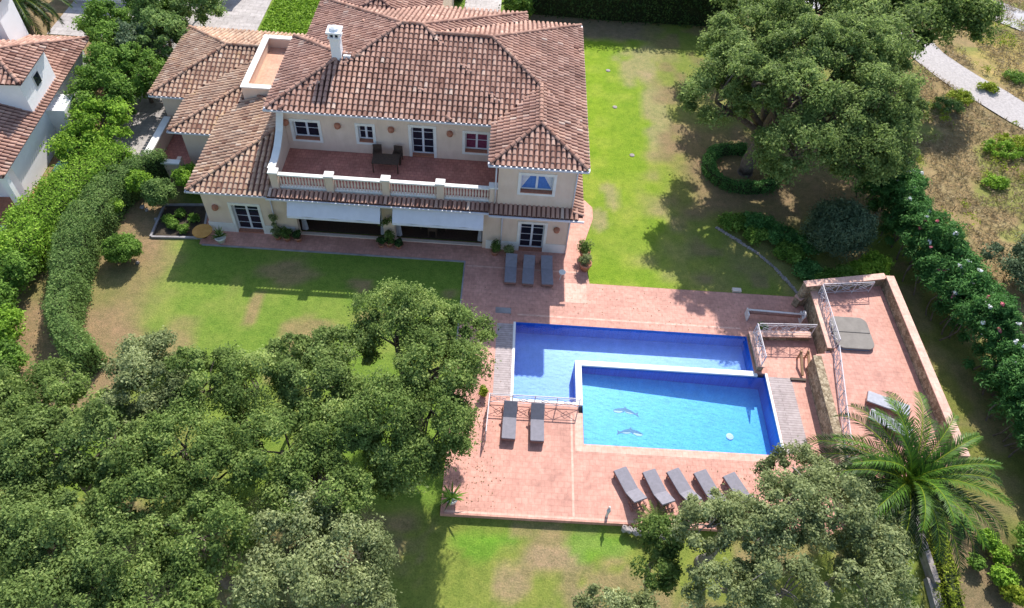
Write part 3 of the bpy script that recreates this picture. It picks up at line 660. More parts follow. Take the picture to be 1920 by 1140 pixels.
def roofset(blocks, others, parent, mat, org=(0, 0), ang=0, seed=1, holes=(), tw=.285, tl=.36, name='roof', draw=None):
    r = random.Random(seed); ca, sa = math.cos(ang), math.sin(ang)
    X = lambda x, y, z: (org[0] + (x - org[0]) * ca - (y - org[1]) * sa, org[1] + (x - org[0]) * sa + (y - org[1]) * ca, z)
    allb = list(blocks) + list(others)
    for bi, B in enumerate(blocks):
        base = MB(); tiles = MB(); tint = []
        x0, x1, y0, y1 = B.r
        for pi, (a, b, c) in enumerate(B.pl):
            poly = [(x0, y0), (x1, y0), (x1, y1), (x0, y1)]
            for pj, (a2, b2, c2) in enumerate(B.pl):
                if pj != pi: poly = clip(poly, a2 - a, b2 - b, c2 - c)
            for cu in B.cuts: poly = clip(poly, *cu)
            if len(poly) < 3: continue
            pieces = [poly]
            for hx0, hx1, hy0, hy1 in holes:
                nw = []
                for pc in pieces:
                    md = clip(clip(pc, 1, 0, -hx0), -1, 0, hx1) if len(pc) > 2 else []
                    nw += [clip(pc, -1, 0, hx0), clip(pc, 1, 0, -hx1)] + ([clip(md, 0, -1, hy0), clip(md, 0, 1, -hy1)] if len(md) > 2 else [])
                pieces = [q_ for q_ in nw if len(q_) > 2]
            for pc in pieces: base.face([X(x, y, a * x + b * y + c - .015) for x, y in pc]); base.face([X(x, y, a * x + b * y + c - .12) for x, y in pc][::-1])
            up = {0: (1, 0), 1: (-1, 0), 2: (0, 1), 3: (0, -1)}[pi]; al = (-up[1], up[0])
            us = [p[0] * al[0] + p[1] * al[1] for p in poly]; vs = [p[0] * up[0] + p[1] * up[1] for p in poly]
            u0, u1, v0, v1 = min(us), max(us), min(vs), max(vs); sl = B.s; cl = 1 / math.sqrt(1 + sl * sl); st = tl * cl
            nrm = Vector((-a, -b, 1)).normalized(); U = None
            for i in range(math.ceil(u0 / tw), int(math.floor(u1 / tw)) + 1):
                u = i * tw; v = v0 - .05
                while v < v1:
                    cx, cy = u * al[0] + (v + st * .5) * up[0], u * al[1] + (v + st * .5) * up[1]
                    z = a * cx + b * cy + c; ok = True
                    hb = B.h(min(max(cx, x0), x1), min(max(cy, y0), y1))
                    if hb < z - .02: ok = False
                    if ok:
                        for O in allb:
                            if O is not B and O.h(cx, cy) > z + .015: ok = False; break
                            if O is not B and allb.index(O) < allb.index(B) and abs(O.h(cx, cy) - z) < .015: ok = False; break
                    if ok and any(hx0 < cx < hx1 and hy0 < cy < hy1 for hx0, hx1, hy0, hy1 in holes): ok = False
                    if ok:
                        n0 = len(tiles.v); ju = r.uniform(-.012, .012); jz = r.uniform(-.006, .008)
                        for (vv, w_, lift) in ((v - .05, .105, .035), (v + st, .088, .005)):
                            for k in range(5):
                                th = PI * k / 4; du = -math.cos(th) * w_ + ju; dn = math.sin(th) * w_ * .85 + lift + jz
                                px, py = (u + du) * al[0] + vv * up[0], (u + du) * al[1] + vv * up[1]
                                pz = a * px + b * py + c
                                tiles.v.append(X(px + nrm.x * dn, py + nrm.y * dn, pz + nrm.z * dn))
                        for k in range(4): tiles.f.append((n0 + k, n0 + k + 1, n0 + 6 + k, n0 + 5 + k)); tint.append(0)
                        tv = min(1, max(0, r.gauss(.5, .19))); tint[-4:] = [tv] * 4
                    v += st
        # ridges and hips
        m_ = min(x1 - x0, y1 - y0) / 2; zr = B.z + B.s * m_
        if x1 - x0 > y1 - y0: r0, r1 = (x0 + m_, y0 + m_), (x1 - m_, y0 + m_); segs = [((x0, y0), r0), ((x0, y1), r0), (r0, r1), ((x1, y0), r1), ((x1, y1), r1)]
        else: r0, r1 = (x0 + m_, y0 + m_), (x0 + m_, y1 - m_); segs = [((x0, y0), r0), ((x1, y0), r0), (r0, r1), ((x0, y1), r1), ((x1, y1), r1)]
        for p, q in segs:
            L = math.hypot(q[0] - p[0], q[1] - p[1]); n_ = int(L / .34)
            if n_ < 1: continue
            for k in range(n_):
                A = (p[0] + (q[0] - p[0]) * k / n_, p[1] + (q[1] - p[1]) * k / n_); Bq = (p[0] + (q[0] - p[0]) * (k + 1.12) / n_, p[1] + (q[1] - p[1]) * (k + 1.12) / n_)
                mx_, my_ = (A[0] + Bq[0]) / 2, (A[1] + Bq[1]) / 2; hm = B.h(mx_, my_)
                if hm < -1e8 or any(O is not B and (O.h(mx_, my_) > hm + .05) for O in allb): continue
                if len(allb) > 1:
                    UU = lambda x_, y_: max(O.h(x_, y_) for O in allb)
                    pl_ = math.hypot(q[0] - p[0], q[1] - p[1]); ex, ey = -(q[1] - p[1]) / pl_ * .4, (q[0] - p[0]) / pl_ * .4
                    if UU(mx_ + ex, my_ + ey) + UU(mx_ - ex, my_ - ey) - 2 * UU(mx_, my_) > -.1: continue
                if any(hx0 < mx_ < hx1 and hy0 < my_ < hy1 for hx0, hx1, hy0, hy1 in holes): continue
                zA = B.h(*A) if B.h(*A) > -1e8 else hm; zB = B.h(min(max(Bq[0], x0), x1), min(max(Bq[1], y0), y1)); zB = hm + (hm - zA) if zB < -1e8 else zB
                d = Vector((Bq[0] - A[0], Bq[1] - A[1], zB - zA)).normalized(); s_ = d.cross(Vector((0, 0, 1))).normalized(); n2 = s_.cross(d)
                n0 = len(tiles.v)
                for (Q, zz, w_) in ((A, zA, .125), (Bq, zB, .105)):
                    for kk in range(6):
                        th = PI * kk / 5 ; o_ = s_ * (-math.cos(th) * w_) + n2 * (math.sin(th) * w_ * .8 + .06)
                        tiles.v.append(X(Q[0] + o_.x, Q[1] + o_.y, zz + o_.z + (.02 if Q is A else 0)))
                for kk in range(5): tiles.f.append((n0 + kk, n0 + kk + 1, n0 + 7 + kk, n0 + 6 + kk))
                tint += [min(1, max(0, r.gauss(.2, .15)))] * 5
        rb = base.build(name, 'tilebase', parent)
        tiles.build('clay_tiles', mat, rb, smooth=False, tint=tint)
    return X

villa = thing('villa', (-6, 36, 0), 'large two-storey cream villa with clay tile roofs and a balcony', 'house')
s1 = .355
bM = Block(-12.3, .9, 33, 45, 6.55, s1); bR = Block(-12.3, 4.42, 33, 43.95, 6.55, s1); bL = Block(-13.08, -3, 33, 40.3, 6.55, s1)
bF = Block(-.65, 4.42, 29.67, 41, 6.55, s1); bP = Block(-12.1, -4.75, 40, 58, 6.4, s1)
up = [bM, bR, bL, bF, bP]
roofset(up, [], villa, 'tile', seed=3)
W1 = Block(-17.08, -8, 29.55, 39.5, 3.38, .32, cuts=[(-1, 0, -12.78)])
W2 = Block(-19.95, -11, 34.95, 44.5, 3.02, .27, cuts=[(-1, 0, -12.4)])
W3 = Block(-22.3, -11, 38.4, 46.4, 2.98, .34, cuts=[(-1, 0, -12.1)])
roofset([W1, W2, W3], [], villa, 'tilelow', seed=5, holes=[(-16.05, -12.0, 37.5, 43.3)])
# strips of tiles under the balcony and round the corner
def strip(x0, x1, y0, y1, z0_, z1_, nrm='S', mat='tile', seed=0, tw=.25):
    r = random.Random(seed); tiles = MB(); tint = []; base = MB()
    if nrm == 'S':
        base.box(x0, x1, y0, y1, z0_ - .1, z0_ - .02); base.v[6] = (x1, y1, z1_ - .02); base.v[7] = (x0, y1, z1_ - .02)
        n_ = int((x1 - x0) / tw)
        for i in range(n_):
            u = x0 + (i + .5) * (x1 - x0) / n_; n0 = len(tiles.v)
            for (yy, zz, w_) in ((y0 - .06, z0_ + .02, .1), (y1, z1_, .085)):
                for k in range(5): th = PI * k / 4; tiles.v.append((u - math.cos(th) * w_, yy, zz + math.sin(th) * w_ * .8))
            for k in range(4): tiles.f.append((n0 + k, n0 + k + 1, n0 + 6 + k, n0 + 5 + k))
            tint += [min(1, max(0, r.gauss(.5, .22)))] * 4
    else:
        base.box(x0, x1, y0, y1, z0_ - .1, z0_ - .02); base.v[4] = (x0, y0, z1_ - .02); base.v[7] = (x0, y1, z1_ - .02)
        n_ = int((y1 - y0) / tw)
        for i in range(n_):
            u = y0 + (i + .5) * (y1 - y0) / n_; n0 = len(tiles.v)
            for (xx, zz, w_) in ((x1 + .06, z0_ + .02, .1), (x0, z1_, .085)):
                for k in range(5): th = PI * k / 4; tiles.v.append((xx, u - math.cos(th) * w_, zz + math.sin(th) * w_ * .8))
            for k in range(4): tiles.f.append((n0 + 5 + k, n0 + 6 + k, n0 + k + 1, n0 + k))
            tint += [min(1, max(0, r.gauss(.5, .22)))] * 4
    rb = base.build('tiled_ledge', 'tilebase', villa); tiles.build('clay_tiles', mat, rb, tint=tint)
strip(-12.76, -.62, 29.5, 30.0, 3.34, 3.5, 'S', seed=2)
strip(-.6, 4.35, 29.35, 30.0, 3.3, 3.52, 'S', seed=4)
strip(4.03, 4.6, 29.6, 33.6, 3.3, 3.52, 'E', seed=6)
# gutters / fascia
def gut(x0, x1, y0, y1, z, w_=.09):
    MB().box(x0, x1, y0, y1, z - .09, z + .01).build('gutter', 'gutter', villa)
gut(-13.1, -.75, 32.86, 32.95, 6.53); gut(-.76, 4.5, 29.5, 29.6, 6.53); gut(4.46, 4.55, 29.6, 44, 6.53); gut(-.78, -.69, 29.6, 32.95, 6.53); gut(-13.18, -13.1, 32.86, 40.3, 6.53)
gut(-17.15, -12.8, 29.42, 29.5, 3.36); gut(-17.2, -17.12, 29.42, 34.9, 3.36); gut(-12.8, -.6, 29.34, 29.42, 3.3); gut(-.6, 4.65, 29.2, 29.28, 3.28)
gut(-20, -17.1, 34.83, 34.91, 3.0); gut(-20.06, -19.98, 34.83, 38.4, 3.0); gut(-22.35, -19.9, 38.27, 38.35, 2.96)
# soffits
mb = MB(); mb.box(-12.95, -.6, 33.0, 33.56, 6.38, 6.42); mb.box(-.62, 4.38, 29.72, 30.05, 6.38, 6.42); mb.box(4.05, 4.4, 30.05, 43.8, 6.38, 6.42); mb.box(-16.95, -12.8, 29.6, 29.95, 3.22, 3.26); mb.build('soffit', 'trim', villa)

# walls with openings facing -Y
def wallx(mb, y, x0, x1, z0_, z1_, ops, th=.32):
    xs = sorted({x0, x1, *[o_[0] for o_ in ops], *[o_[1] for o_ in ops]}); zs = sorted({z0_, z1_, *[o_[2] for o_ in ops], *[o_[3] for o_ in ops]})
    for i in range(len(xs) - 1):
        for j in range(len(zs) - 1):
            cx, cz = (xs[i] + xs[i + 1]) / 2, (zs[j] + zs[j + 1]) / 2
            if any(o_[0] < cx < o_[1] and o_[2] < cz < o_[3] for o_ in ops): continue
            mb.face([(xs[i], y, zs[j]), (xs[i + 1], y, zs[j]), (xs[i + 1], y, zs[j + 1]), (xs[i], y, zs[j + 1])])
            mb.face([(xs[i], y + th, zs[j]), (xs[i], y + th, zs[j + 1]), (xs[i + 1], y + th, zs[j + 1]), (xs[i + 1], y + th, zs[j])])
    for a, b, c, d in ops:
        mb.face([(a, y, c), (a, y, d), (a, y + th, d), (a, y + th, c)]); mb.face([(b, y, c), (b, y + th, c), (b, y + th, d), (b, y, d)])
        mb.face([(a, y, d), (b, y, d), (b, y + th, d), (a, y + th, d)]); mb.face([(a, y, c), (a, y + th, c), (b, y + th, c), (b, y, c)])
FY, UY = 29.9, 33.55
low_ops = [(-15.12, -13.6, 0.04, 2.2), (-11.55, -6.62, 0.04, 3.2), (-5.98, -.92, .04, 3.2), (1.2, 2.62, .04, 2.25)]
up_ops = [(-11.95, -10.5, 4.2, 5.45), (-8.3, -7.45, 4.3, 5.45), (-5.3, -4.0, 3.52, 5.6), (-2.25, -.92, 4.1, 5.45)]
mb = MB()
wallx(mb, FY, -16.63, 4.0, 0, 3.3, low_ops)
wallx(mb, UY, -12.55, -.2, 3.4, 6.45, up_ops)
wallx(mb, 30.0, -.2, 3.95, 3.4, 6.45, [(1.0, 2.78, 4.45, 5.7)])
mb.box(-.2, .0, 30.33, 33.5, 3.45, 6.45); mb.box(3.75, 3.949, 30.33, 43.5, 0, 6.45); mb.box(3.8, 3.999, 30.23, 43.6, 0, 3.3)
mb.box(-12.75, -12.551, UY, 40.0, 2.5, 6.45); mb.box(-12.5, 3.7, 43.2, 43.5, 0, 6.45); mb.box(-12.0, -4.9, 45, 57.5, 0, 6.3)
mb.box(-16.63, -16.4, 30.23, 36.5, 0, 3.3); mb.box(-19.5, -16.7, 35.4, 43.5, 0, 3.0); mb.box(-21.9, -19.6, 38.85, 46.0, 0, 2.95); mb.box(-19.6, -12.2, 43.6, 45.95, 0, 3.0)
mb.build('wall', 'wall', villa)
# plinth
for a, b in ((-16.66, -15.27), (-13.45, -11.75), (-.72, 1.06), (2.76, 4.03)): MB().box(a, b, FY - .035, FY - .001, 0, .72).build('plinth', 'trim', villa)
MB().box(-16.7, -16.662, FY - .035, 36, 0, .72).build('plinth', 'trim', villa)
# veranda interior
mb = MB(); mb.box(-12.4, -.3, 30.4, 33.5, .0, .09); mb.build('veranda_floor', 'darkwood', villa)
mb = MB(); mb.box(-12.5, -12.3, 30.25, 33.5, 0, 3.3); mb.box(-.5, -.3, 30.25, 33.5, 0, 3.3); mb.box(-12.3, -.5, 33.4, 33.52, 0, 3.3); mb.build('veranda_wall', 'wall', villa)
MB().box(-6.6, -6.0, 30.25, 30.9, 0, 3.3).build('pillar', 'wall', villa)
MB().box(-11.7, -.8, 30.0, 30.2, .0, .105).build('threshold', 'cap', villa)
for a in (-10.5, -4.4):
    f_ = MB(); f_.box(a - .08, a + 2.6, 33.3, 33.36, .1, 2.3); o_ = f_.build('door', 'trim', villa); MB().box(a, a + 2.52, 33.27, 33.3, .15, 2.22).build('pane', 'glass', o_)
# balcony slab & floor
mb = MB(); mb.box(-12.78, -.21, 30.02, 33.54, 3.3, 3.46); mb.build('balcony_slab', 'wall', villa)
MB().box(-12.5, -.22, 30.42, 33.54, 3.465, 3.5).build('balcony_floor', 'balctile', villa)
# windows
def window(y, x0, x1, z0_, z1_, cols=2, rows=3, curtain=None, door=False, sur=.14, side='S'):
    d = .26
    fr = MB(); s_ = sur
    fr.box(x0 - s_, x0, y - .04, y - .002, z0_ - (0 if door else s_), z1_ + s_); fr.box(x1, x1 + s_, y - .04, y - .002, z0_ - (0 if door else s_), z1_ + s_)
    fr.box(x0, x1, y - .04, y - .002, z1_, z1_ + s_)
    if not door: fr.box(x0, x1, y - .04, y - .002, z0_ - s_, z0_)
    # reveal lining
    fr.box(x0 + .002, x0 + .02, y - .038, y + d, z0_, z1_); fr.box(x1 - .02, x1 - .002, y - .038, y + d, z0_, z1_); fr.box(x0 + .02, x1 - .02, y - .038, y + d, z1_ - .02, z1_ - .002)
    w_ = fr.build('door' if door else 'window', 'trim', villa)
    zb = z0_ + (.1 if door else .08)
    sf = MB(); t_ = .06; W_ = (x1 - x0 - .04) / cols; X0 = x0 + .02
    for c_ in range(cols):
        a, b = X0 + c_ * W_, X0 + (c_ + 1) * W_
        sf.box(a, a + t_, y + d - .03, y + d + .02, zb, z1_ - .02); sf.box(b - t_, b, y + d - .03, y + d + .02, zb, z1_ - .02)
        sf.box(a + t_, b - t_, y + d - .03, y + d + .02, zb, zb + t_ * 1.2); sf.box(a + t_, b - t_, y + d - .03, y + d + .02, z1_ - .02 - t_, z1_ - .02)
        for k in range(1, rows): zz = zb + (z1_ - zb) * k / rows; sf.box(a + t_, b - t_, y + d - .015, y + d + .005, zz - .014, zz + .014)
    sf.build('sash_frame', 'frame', w_)
    MB().box(x0 + .03, x1 - .03, y + d + .005, y + d + .012, zb, z1_ - .03).build('pane', 'glass' if not curtain else curtain, w_)
    if curtain == 'curtblue':
        cm = MB()
        for c_ in range(2):
            a, b = X0 + c_ * W_ + .07, X0 + (c_ + 1) * W_ - .07; sg = 1 if c_ == 0 else -1
            p = [(a, zb + .1), (a, z1_ - .1), ((a * .3 + b * .7) if c_ == 0 else b, z1_ - .1)] if c_ == 0 else [(b, zb + .1), (b, z1_ - .1), (a * .7 + b * .3, z1_ - .1)]
            cm.face([(x_, y + d - .0, z_) for x_, z_ in p])
        cm.build('curtain', 'curtwhite', w_)
    MB().box(x0 + .021, x1 - .021, y - .03, y + d - .031, z0_, z0_ + (.09 if door else .05)).build('sill', 'terra', w_)
    return w_
window(FY, *low_ops[0][:2], .04, 2.2, 2, 4, door=True); window(FY, *low_ops[3][:2], .04, 2.25, 2, 4, door=True)
window(UY, *up_ops[0][:2], 4.2, 5.45, 2, 2); window(UY, *up_ops[1][:2], 4.3, 5.45, 2, 2); window(UY, *up_ops[2][:2], 3.52, 5.6, 2, 4, door=True); window(UY, *up_ops[3][:2], 4.1, 5.45, 2, 2, curtain='curtpink')
window(30.0, 1.0, 2.78, 4.45, 5.7, 2, 1, curtain='curtblue')
window(35.4, -18.0, -17.6, 1.1, 1.9, 1, 1)
# wall lamps
for (x_, y_, z_) in ((-16.0, FY, 1.95), (3.28, FY, 1.95), (-12.3, UY, 5.35), (-9.4, UY, 5.35), (-6.4, UY, 5.35), (-3.1, UY, 5.35), (-20.3, 38.85, 1.9)):
    mb = MB(); mb.lathe([(.06, -.16), (.16, -.12), (.19, 0), (.16, .12), (.08, .17)], x_, y_ - .08, z_, 10); mb.build('wall_lamp', 'terra', villa, smooth=True)
# downpipes
for (x_, y_, z0_, z1_) in ((-12.77, FY - .07, 0, 3.25), (.15, FY - .07, 0, 3.2), (-.32, 29.95, 3.6, 6.4), (3.97, 29.93, 3.6, 6.4), (3.97, FY - .05, 0, 3.2)):
    MB().tube([(x_, y_, z0_), (x_, y_, z1_)], .04, 8).build('downpipe', 'gutter', villa, smooth=True)
# awnings
for (x0, x1) in ((-11.72, -6.6), (-5.92, -.88)):
    a = MB(); n_ = 14
    for i in range(n_):
        t0, t1 = i / n_, (i + 1) / n_; sg = lambda q: .02 * math.sin(q * PI * 7)
        xa, xb = x0 + (x1 - x0) * t0, x0 + (x1 - x0) * t1
        for (ya, za, yb, zb_) in ((29.62, 3.2, 29.05, 2.42), (29.05, 2.42, 29.04, 2.3)):
            a.face([(xa, yb - sg(t0), zb_), (xb, yb - sg(t1), zb_), (xb, ya, za), (xa, ya, za)])
    o_ = a.build('awning', 'awning', villa)
    MB().tube([(x0, 29.62, 3.22), (x1, 29.62, 3.22)], .06, 8).build('roller_tube', 'trim', o_)
    MB().tube([(x0, 29.04, 2.3), (x1, 29.04, 2.3)], .022, 6).build('front_bar', 'trim', o_)
    for x_ in (x0 + .05, x1 - .05): MB().tube([(x_, 29.85, 2.6), (x_, 29.06, 2.36)], .02, 5).build('support_arm', 'trim', o_)
# curtains tied to the pillars
for x_ in (-11.35, -6.75, -5.85, -1.05):
    mb = MB(); n_ = 10
    prof = [(0, .32), (.9, .2), (1.4, .12), (2.2, .25), (3.1, .3)]
    pts = []
    for z_, w_ in prof: pts.append([(x_ + math.cos(2 * PI * k / n_) * w_ * .6, 30.45 + math.sin(2 * PI * k / n_) * w_ * .4 + .03 * (k % 2), z_ + .1) for k in range(n_)])
    for j in range(len(pts) - 1):
        for k in range(n_): mb.face([pts[j][k], pts[j][(k + 1) % n_], pts[j + 1][(k + 1) % n_], pts[j + 1][k]])
    mb.build('curtain', 'cushionlight', villa, smooth=True)
# balustrade
bal = D.objects.new('balustrade', None); C.objects.link(bal); bal.parent = villa; ORG[bal] = ORG[villa]
BZ = 3.5; px_ = [-12.35, -9.36, -6.3, -3.33, -.43]
for x_ in px_: MB().box(x_ - .2, x_ + .2, 30.02, 30.38, BZ - .03, BZ + 1.05).build('post', 'wall', bal)
mb = MB()
for x_ in px_: mb.box(x_ - .26, x_ + .26, 29.96, 30.44, BZ + 1.051, BZ + 1.15)
for i in range(4): mb.box(px_[i] + .21, px_[i + 1] - .21, 30.08, 30.34, BZ + .86, BZ + .95); mb.box(px_[i] + .21, px_[i + 1] - .21, 30.1, 30.32, BZ - .02, BZ + .12)
mb.build('handrail', 'trim', bal, bevel=.015)
bp_ = None
for i in range(4):
    n_ = 15
    for k in range(n_):
        x_ = px_[i] + .21 + (px_[i + 1] - px_[i] - .42) * (k + .5) / n_
        if bp_ is None:
            mb = MB(); mb.lathe([(.05, 0), (.05, .05), (.03, .1), (.062, .25), (.055, .36), (.028, .55), (.045, .68), (.045, .735)], 0, 0, 0, 8)
            bp_ = mb.build('baluster', 'cap', None, smooth=True, local=True); o_ = bp_
        else: o_ = bp_.copy(); C.objects.link(o_)
        o_.parent = bal; o_.location = Vector((x_, 30.21, BZ + .12)) - ORG[villa]
# solid white parapet at the balcony left side, curving up to the wall
mb = MB(); prof = [(30.38, 4.55), (31.2, 4.55), (32.0, 4.75), (32.8, 5.2), (33.3, 5.75), (33.54, 6.0)]
for i in range(len(prof) - 1):
    (y0, z0_), (y1, z1_) = prof[i], prof[i + 1]; n0 = len(mb.v)
    for yy, zz in ((y0, z0_), (y1, z1_)): mb.v += [(-12.62, yy, 3.3), (-12.38, yy, 3.3), (-12.38, yy, zz), (-12.62, yy, zz)]
    mb.f += [(n0, n0 + 3, n0 + 7, n0 + 4), (n0 + 1, n0 + 5, n0 + 6, n0 + 2)]
mb.build('side_parapet', 'wall', villa)
mb = MB()
for i in range(len(prof) - 1):
    (y0, z0_), (y1, z1_) = prof[i], prof[i + 1]; n0 = len(mb.v)
    for yy, zz in ((y0, z0_), (y1, z1_)): mb.v += [(-12.7, yy, zz), (-12.3, yy, zz), (-12.3, yy, zz + .08), (-12.7, yy, zz + .08)]
    mb.f += [(n0 + k, n0 + (k + 1) % 4, n0 + 4 + (k + 1) % 4, n0 + 4 + k) for k in range(4)]
mb.build('parapet_coping', 'trim', villa)
# roof terrace box on the west wing
rx0, rx1, ry0, ry1 = -16.0, -13.5, 37.5, 43.3
mb = MB(); mb.box(rx0, rx1, ry0, ry0 + .28, 3.5, 4.62); mb.box(rx0, rx1, ry1 - .28, ry1, 3.5, 4.62); mb.box(rx0, rx0 + .28, ry0 + .28, ry1 - .28, 3.5, 4.62); mb.box(rx1, -12.6, ry1 - .28, ry1, 3.5, 4.62); mb.box(rx1, -12.6, ry0, ry0 + .28, 3.5, 4.62); mb.build('sun_deck_parapet', 'wall', villa)
mb = MB(); mb.box(rx0 - .05, rx1 + .9, ry0 - .05, ry0 + .33, 4.62, 4.7); mb.box(rx0 - .05, rx1 + .9, ry1 - .33, ry1 + .05, 4.62, 4.7); mb.box(rx0 - .05, rx0 + .33, ry0 + .33, ry1 - .33, 4.62, 4.7); mb.build('parapet_coping', 'trim', villa)
mb = MB(); mb.box(rx0 + .28, -12.6, ry0 + .28, ry1 - .28, 3.5, 4.0); mb.build('sun_deck_floor', 'roofterrtile', villa)
# chimney
ch = MB(); ch.box(-9.92, -9.38, 36.3, 36.85, 7.0, 9.0); co_ = ch.build('chimney', 'wallwhite', villa)
mb = MB(); mb.box(-10.0, -9.3, 36.22, 36.93, 9.0, 9.08); 
for x_ in (-9.97, -9.68, -9.42):
    for y_ in (36.25, 36.8): mb.box(x_, x_ + .09, y_, y_ + .1, 9.08, 9.32)
mb.build('vent_posts', 'wallwhite', co_); MB().box(-9.85, -9.45, 36.35, 36.8, 9.081, 9.31).build('flue', 'glass', co_)
mb = MB(); mb.box(-10.05, -9.25, 36.17, 36.98, 9.321, 9.42); mb.lathe([(.3, 0), (.26, .12), (.12, .2)], -9.65, 36.57, 9.42, 10); mb.build('chimney_cap', 'wallwhite', co_)
mb = MB(); mb.box(-9.3, -8.9, 36.4, 36.8, 7.6, 7.95); mb.build('flashing', 'wallwhite', co_)

# ---------------------------------------------------------------- furniture
def mk_lounger(label, group, backang=35, cush='cushion', fr='lframe'):
    t = thing('sun_lounger', (0, 0, 0), label, 'sun lounger', group)
    L = .33
    f = MB(); f.box(-L, -L + .05, -1.0, 1.0, .22, .29); f.box(L - .05, L, -1.0, 1.0, .22, .29); f.box(-L + .05, L - .05, -1.0, -.95, .22, .29); f.box(-L + .05, L - .05, .95, 1.0, .22, .29)
    for i in range(7): y_ = -.85 + i * .18; f.box(-L + .05, L - .05, y_, y_ + .07, .24, .27)
    f.build('frame', fr, t, local=True)
    for sx in (-1, 1):
        for y_ in (-.85, .6): MB().box(sx * (L - .03) - .03, sx * (L - .03) + .03, y_ - .03, y_ + .03, 0, .22).build('leg', fr, t, local=True)
        w_ = MB(); w_.tube([(sx * (L + .01), .88, .12), (sx * (L + .05), .88, .12)], .12, 12); w_.build('wheel', fr, t, local=True)
    c_ = MB(); c_.prism(rrect(0, -.4, .66, 1.18, .04, 2), .295, .375); c_.build('seat_cushion', cush, t, bevel=.02, local=True)
    a = math.radians(backang); b_ = MB(); b_.box(-.33, .33, 0, .82, 0, .08)
    b_.v = [(x, .2 + y * math.cos(a) - z * math.sin(a), .3 + y * math.sin(a) + z * math.cos(a)) for x, y, z in b_.v]; b_.build('backrest_cushion', cush, t, bevel=.02, local=True)
    g = MB(); g.tube([(-.28, .75, .25), (-.28, .2 + .5 * math.cos(a), .28 + .5 * math.sin(a))], .018, 5); g.tube([(.28, .75, .25), (.28, .2 + .5 * math.cos(a), .28 + .5 * math.sin(a))], .018, 5)
    g.tube([(-.28, .78, .27), (.28, .78, .27)], .018, 5); g.build('backrest_support', fr, t, local=True)
    return t
proto = mk_lounger('x', 'dark grey loungers in the shade of the house', 22)
lset = [(.82, 28.02, 'dark grey lounger in house shade, nearest the lawn corner'), (1.83, 28.0, 'middle lounger of the three in the shade by the right wing'), (2.88, 28.05, 'dark grey lounger in house shade, nearest the big clay pots')]
for i, (x_, y_, lb) in enumerate(lset):
    o_ = proto if i == 0 else copy_tree(proto); o_.location = (x_, y_, Z0); o_['label'] = lb; o_.rotation_euler.z = (0, -.03, .04)[i]
p2 = mk_lounger('x', 'loungers below the pool railing', 38); lset = [(1.1, 18.15, 'sunlit grey lounger under the pool railing, nearer the oak'), (2.44, 18.12, 'sunlit grey lounger under the pool railing, nearer the lower pool')]
for i, (x_, y_, lb) in enumerate(lset):
    o_ = p2 if i == 0 else copy_tree(p2); o_.location = (x_, y_, Z0); o_['label'] = lb; o_.rotation_euler.z = (-.02, .01)[i]
p3 = mk_lounger('x', 'row of grey loungers facing the lower pool', 30)
lset = [(6.72, 15.05, 'leftmost grey lounger in the row of five below the lower pool'), (8.02, 15.02, 'second grey lounger from the left in the row of five'), (9.2, 15.15, 'middle grey lounger in the row of five below the lower pool'),
        (10.45, 15.15, 'fourth grey lounger from the left in the row of five'), (11.85, 15.1, 'rightmost lounger of the row of five, beside the olive tree')]
for i, (x_, y_, lb) in enumerate(lset):
    o_ = p3 if i == 0 else copy_tree(p3); o_.location = (x_, y_, Z0); o_['label'] = lb; o_.rotation_euler.z = PI + .40 + (.02, -.03, .03, 0, .05)[i]
p4 = mk_lounger('x', 'pale loungers on the spa terrace', 0, 'cushionlight')
for i, (x_, y_, a_, lb) in enumerate(((19.6, 19.75, -1.95, 'pale flat lounger lying askew on the spa terrace'), (19.35, 18.6, -2.1, 'pale lounger partly under the palm fronds on the spa terrace'))):
    o_ = p4 if i == 0 else copy_tree(p4); o_.location = (x_, y_, TZ); o_['label'] = lb; o_.rotation_euler.z = a_

def chair(x, y, z, rz, label, group, mat='darkwood'):
    t = thing('garden_chair', (0, 0, 0), label, 'chair', group)
    MB().box(-.25, .25, -.25, .25, .42, .47).build('seat', mat, t, local=True)
    mb = MB(); mb.box(-.25, .25, .2, .25, .47, .95); mb.build('backrest', mat, t, local=True)
    for sx in (-.22, .22):
        for sy in (-.22, .22): MB().box(sx - .025, sx + .025, sy - .025, sy + .025, 0, .42).build('leg', mat, t, local=True)
        MB().box(sx - .03, sx + .03, -.25, .2, .64, .67).build('armrest', mat, t, local=True)
    t.location = (x, y, z); t.rotation_euler.z = rz; return t
def table(x, y, z, w_, d_, h_, label, mat='darkwood'):
    t = thing('table', (0, 0, 0), label, 'table'); MB().box(-w_ / 2, w_ / 2, -d_ / 2, d_ / 2, h_ - .05, h_).build('tabletop', mat, t, local=True)
    for sx in (-1, 1):
        for sy in (-1, 1): MB().box(sx * (w_ / 2 - .06) - .03, sx * (w_ / 2 - .06) + .03, sy * (d_ / 2 - .06) - .03, sy * (d_ / 2 - .06) + .03, 0, h_ - .05).build('leg', mat, t, local=True)
    t.location = (x, y, z); return t
chair(-7.2, 33.0, BZ, .1, 'dark wooden chair on the balcony, left of the table', 'dark chairs on the balcony'); chair(-6.05, 33.0, BZ, -.1, 'dark wooden chair on the balcony, beside the balcony door', 'dark chairs on the balcony')
table(-6.6, 32.3, BZ, 1.5, .9, .72, 'dark wooden table standing on the red balcony floor')
table(-3.9, 31.5, .1, 1.6, 1.0, .74, 'dark dining table in the shade under the right awning')
chair(-4.9, 31.4, .1, 1.5, 'dark chair left of the dining table under the right awning', 'dining chairs under the right awning'); chair(-3.9, 30.75, .1, PI, 'dark chair in front of the dining table under the right awning', 'dining chairs under the right awning'); chair(-2.9, 31.5, .1, -1.5, 'dark chair right of the dining table under the right awning', 'dining chairs under the right awning')
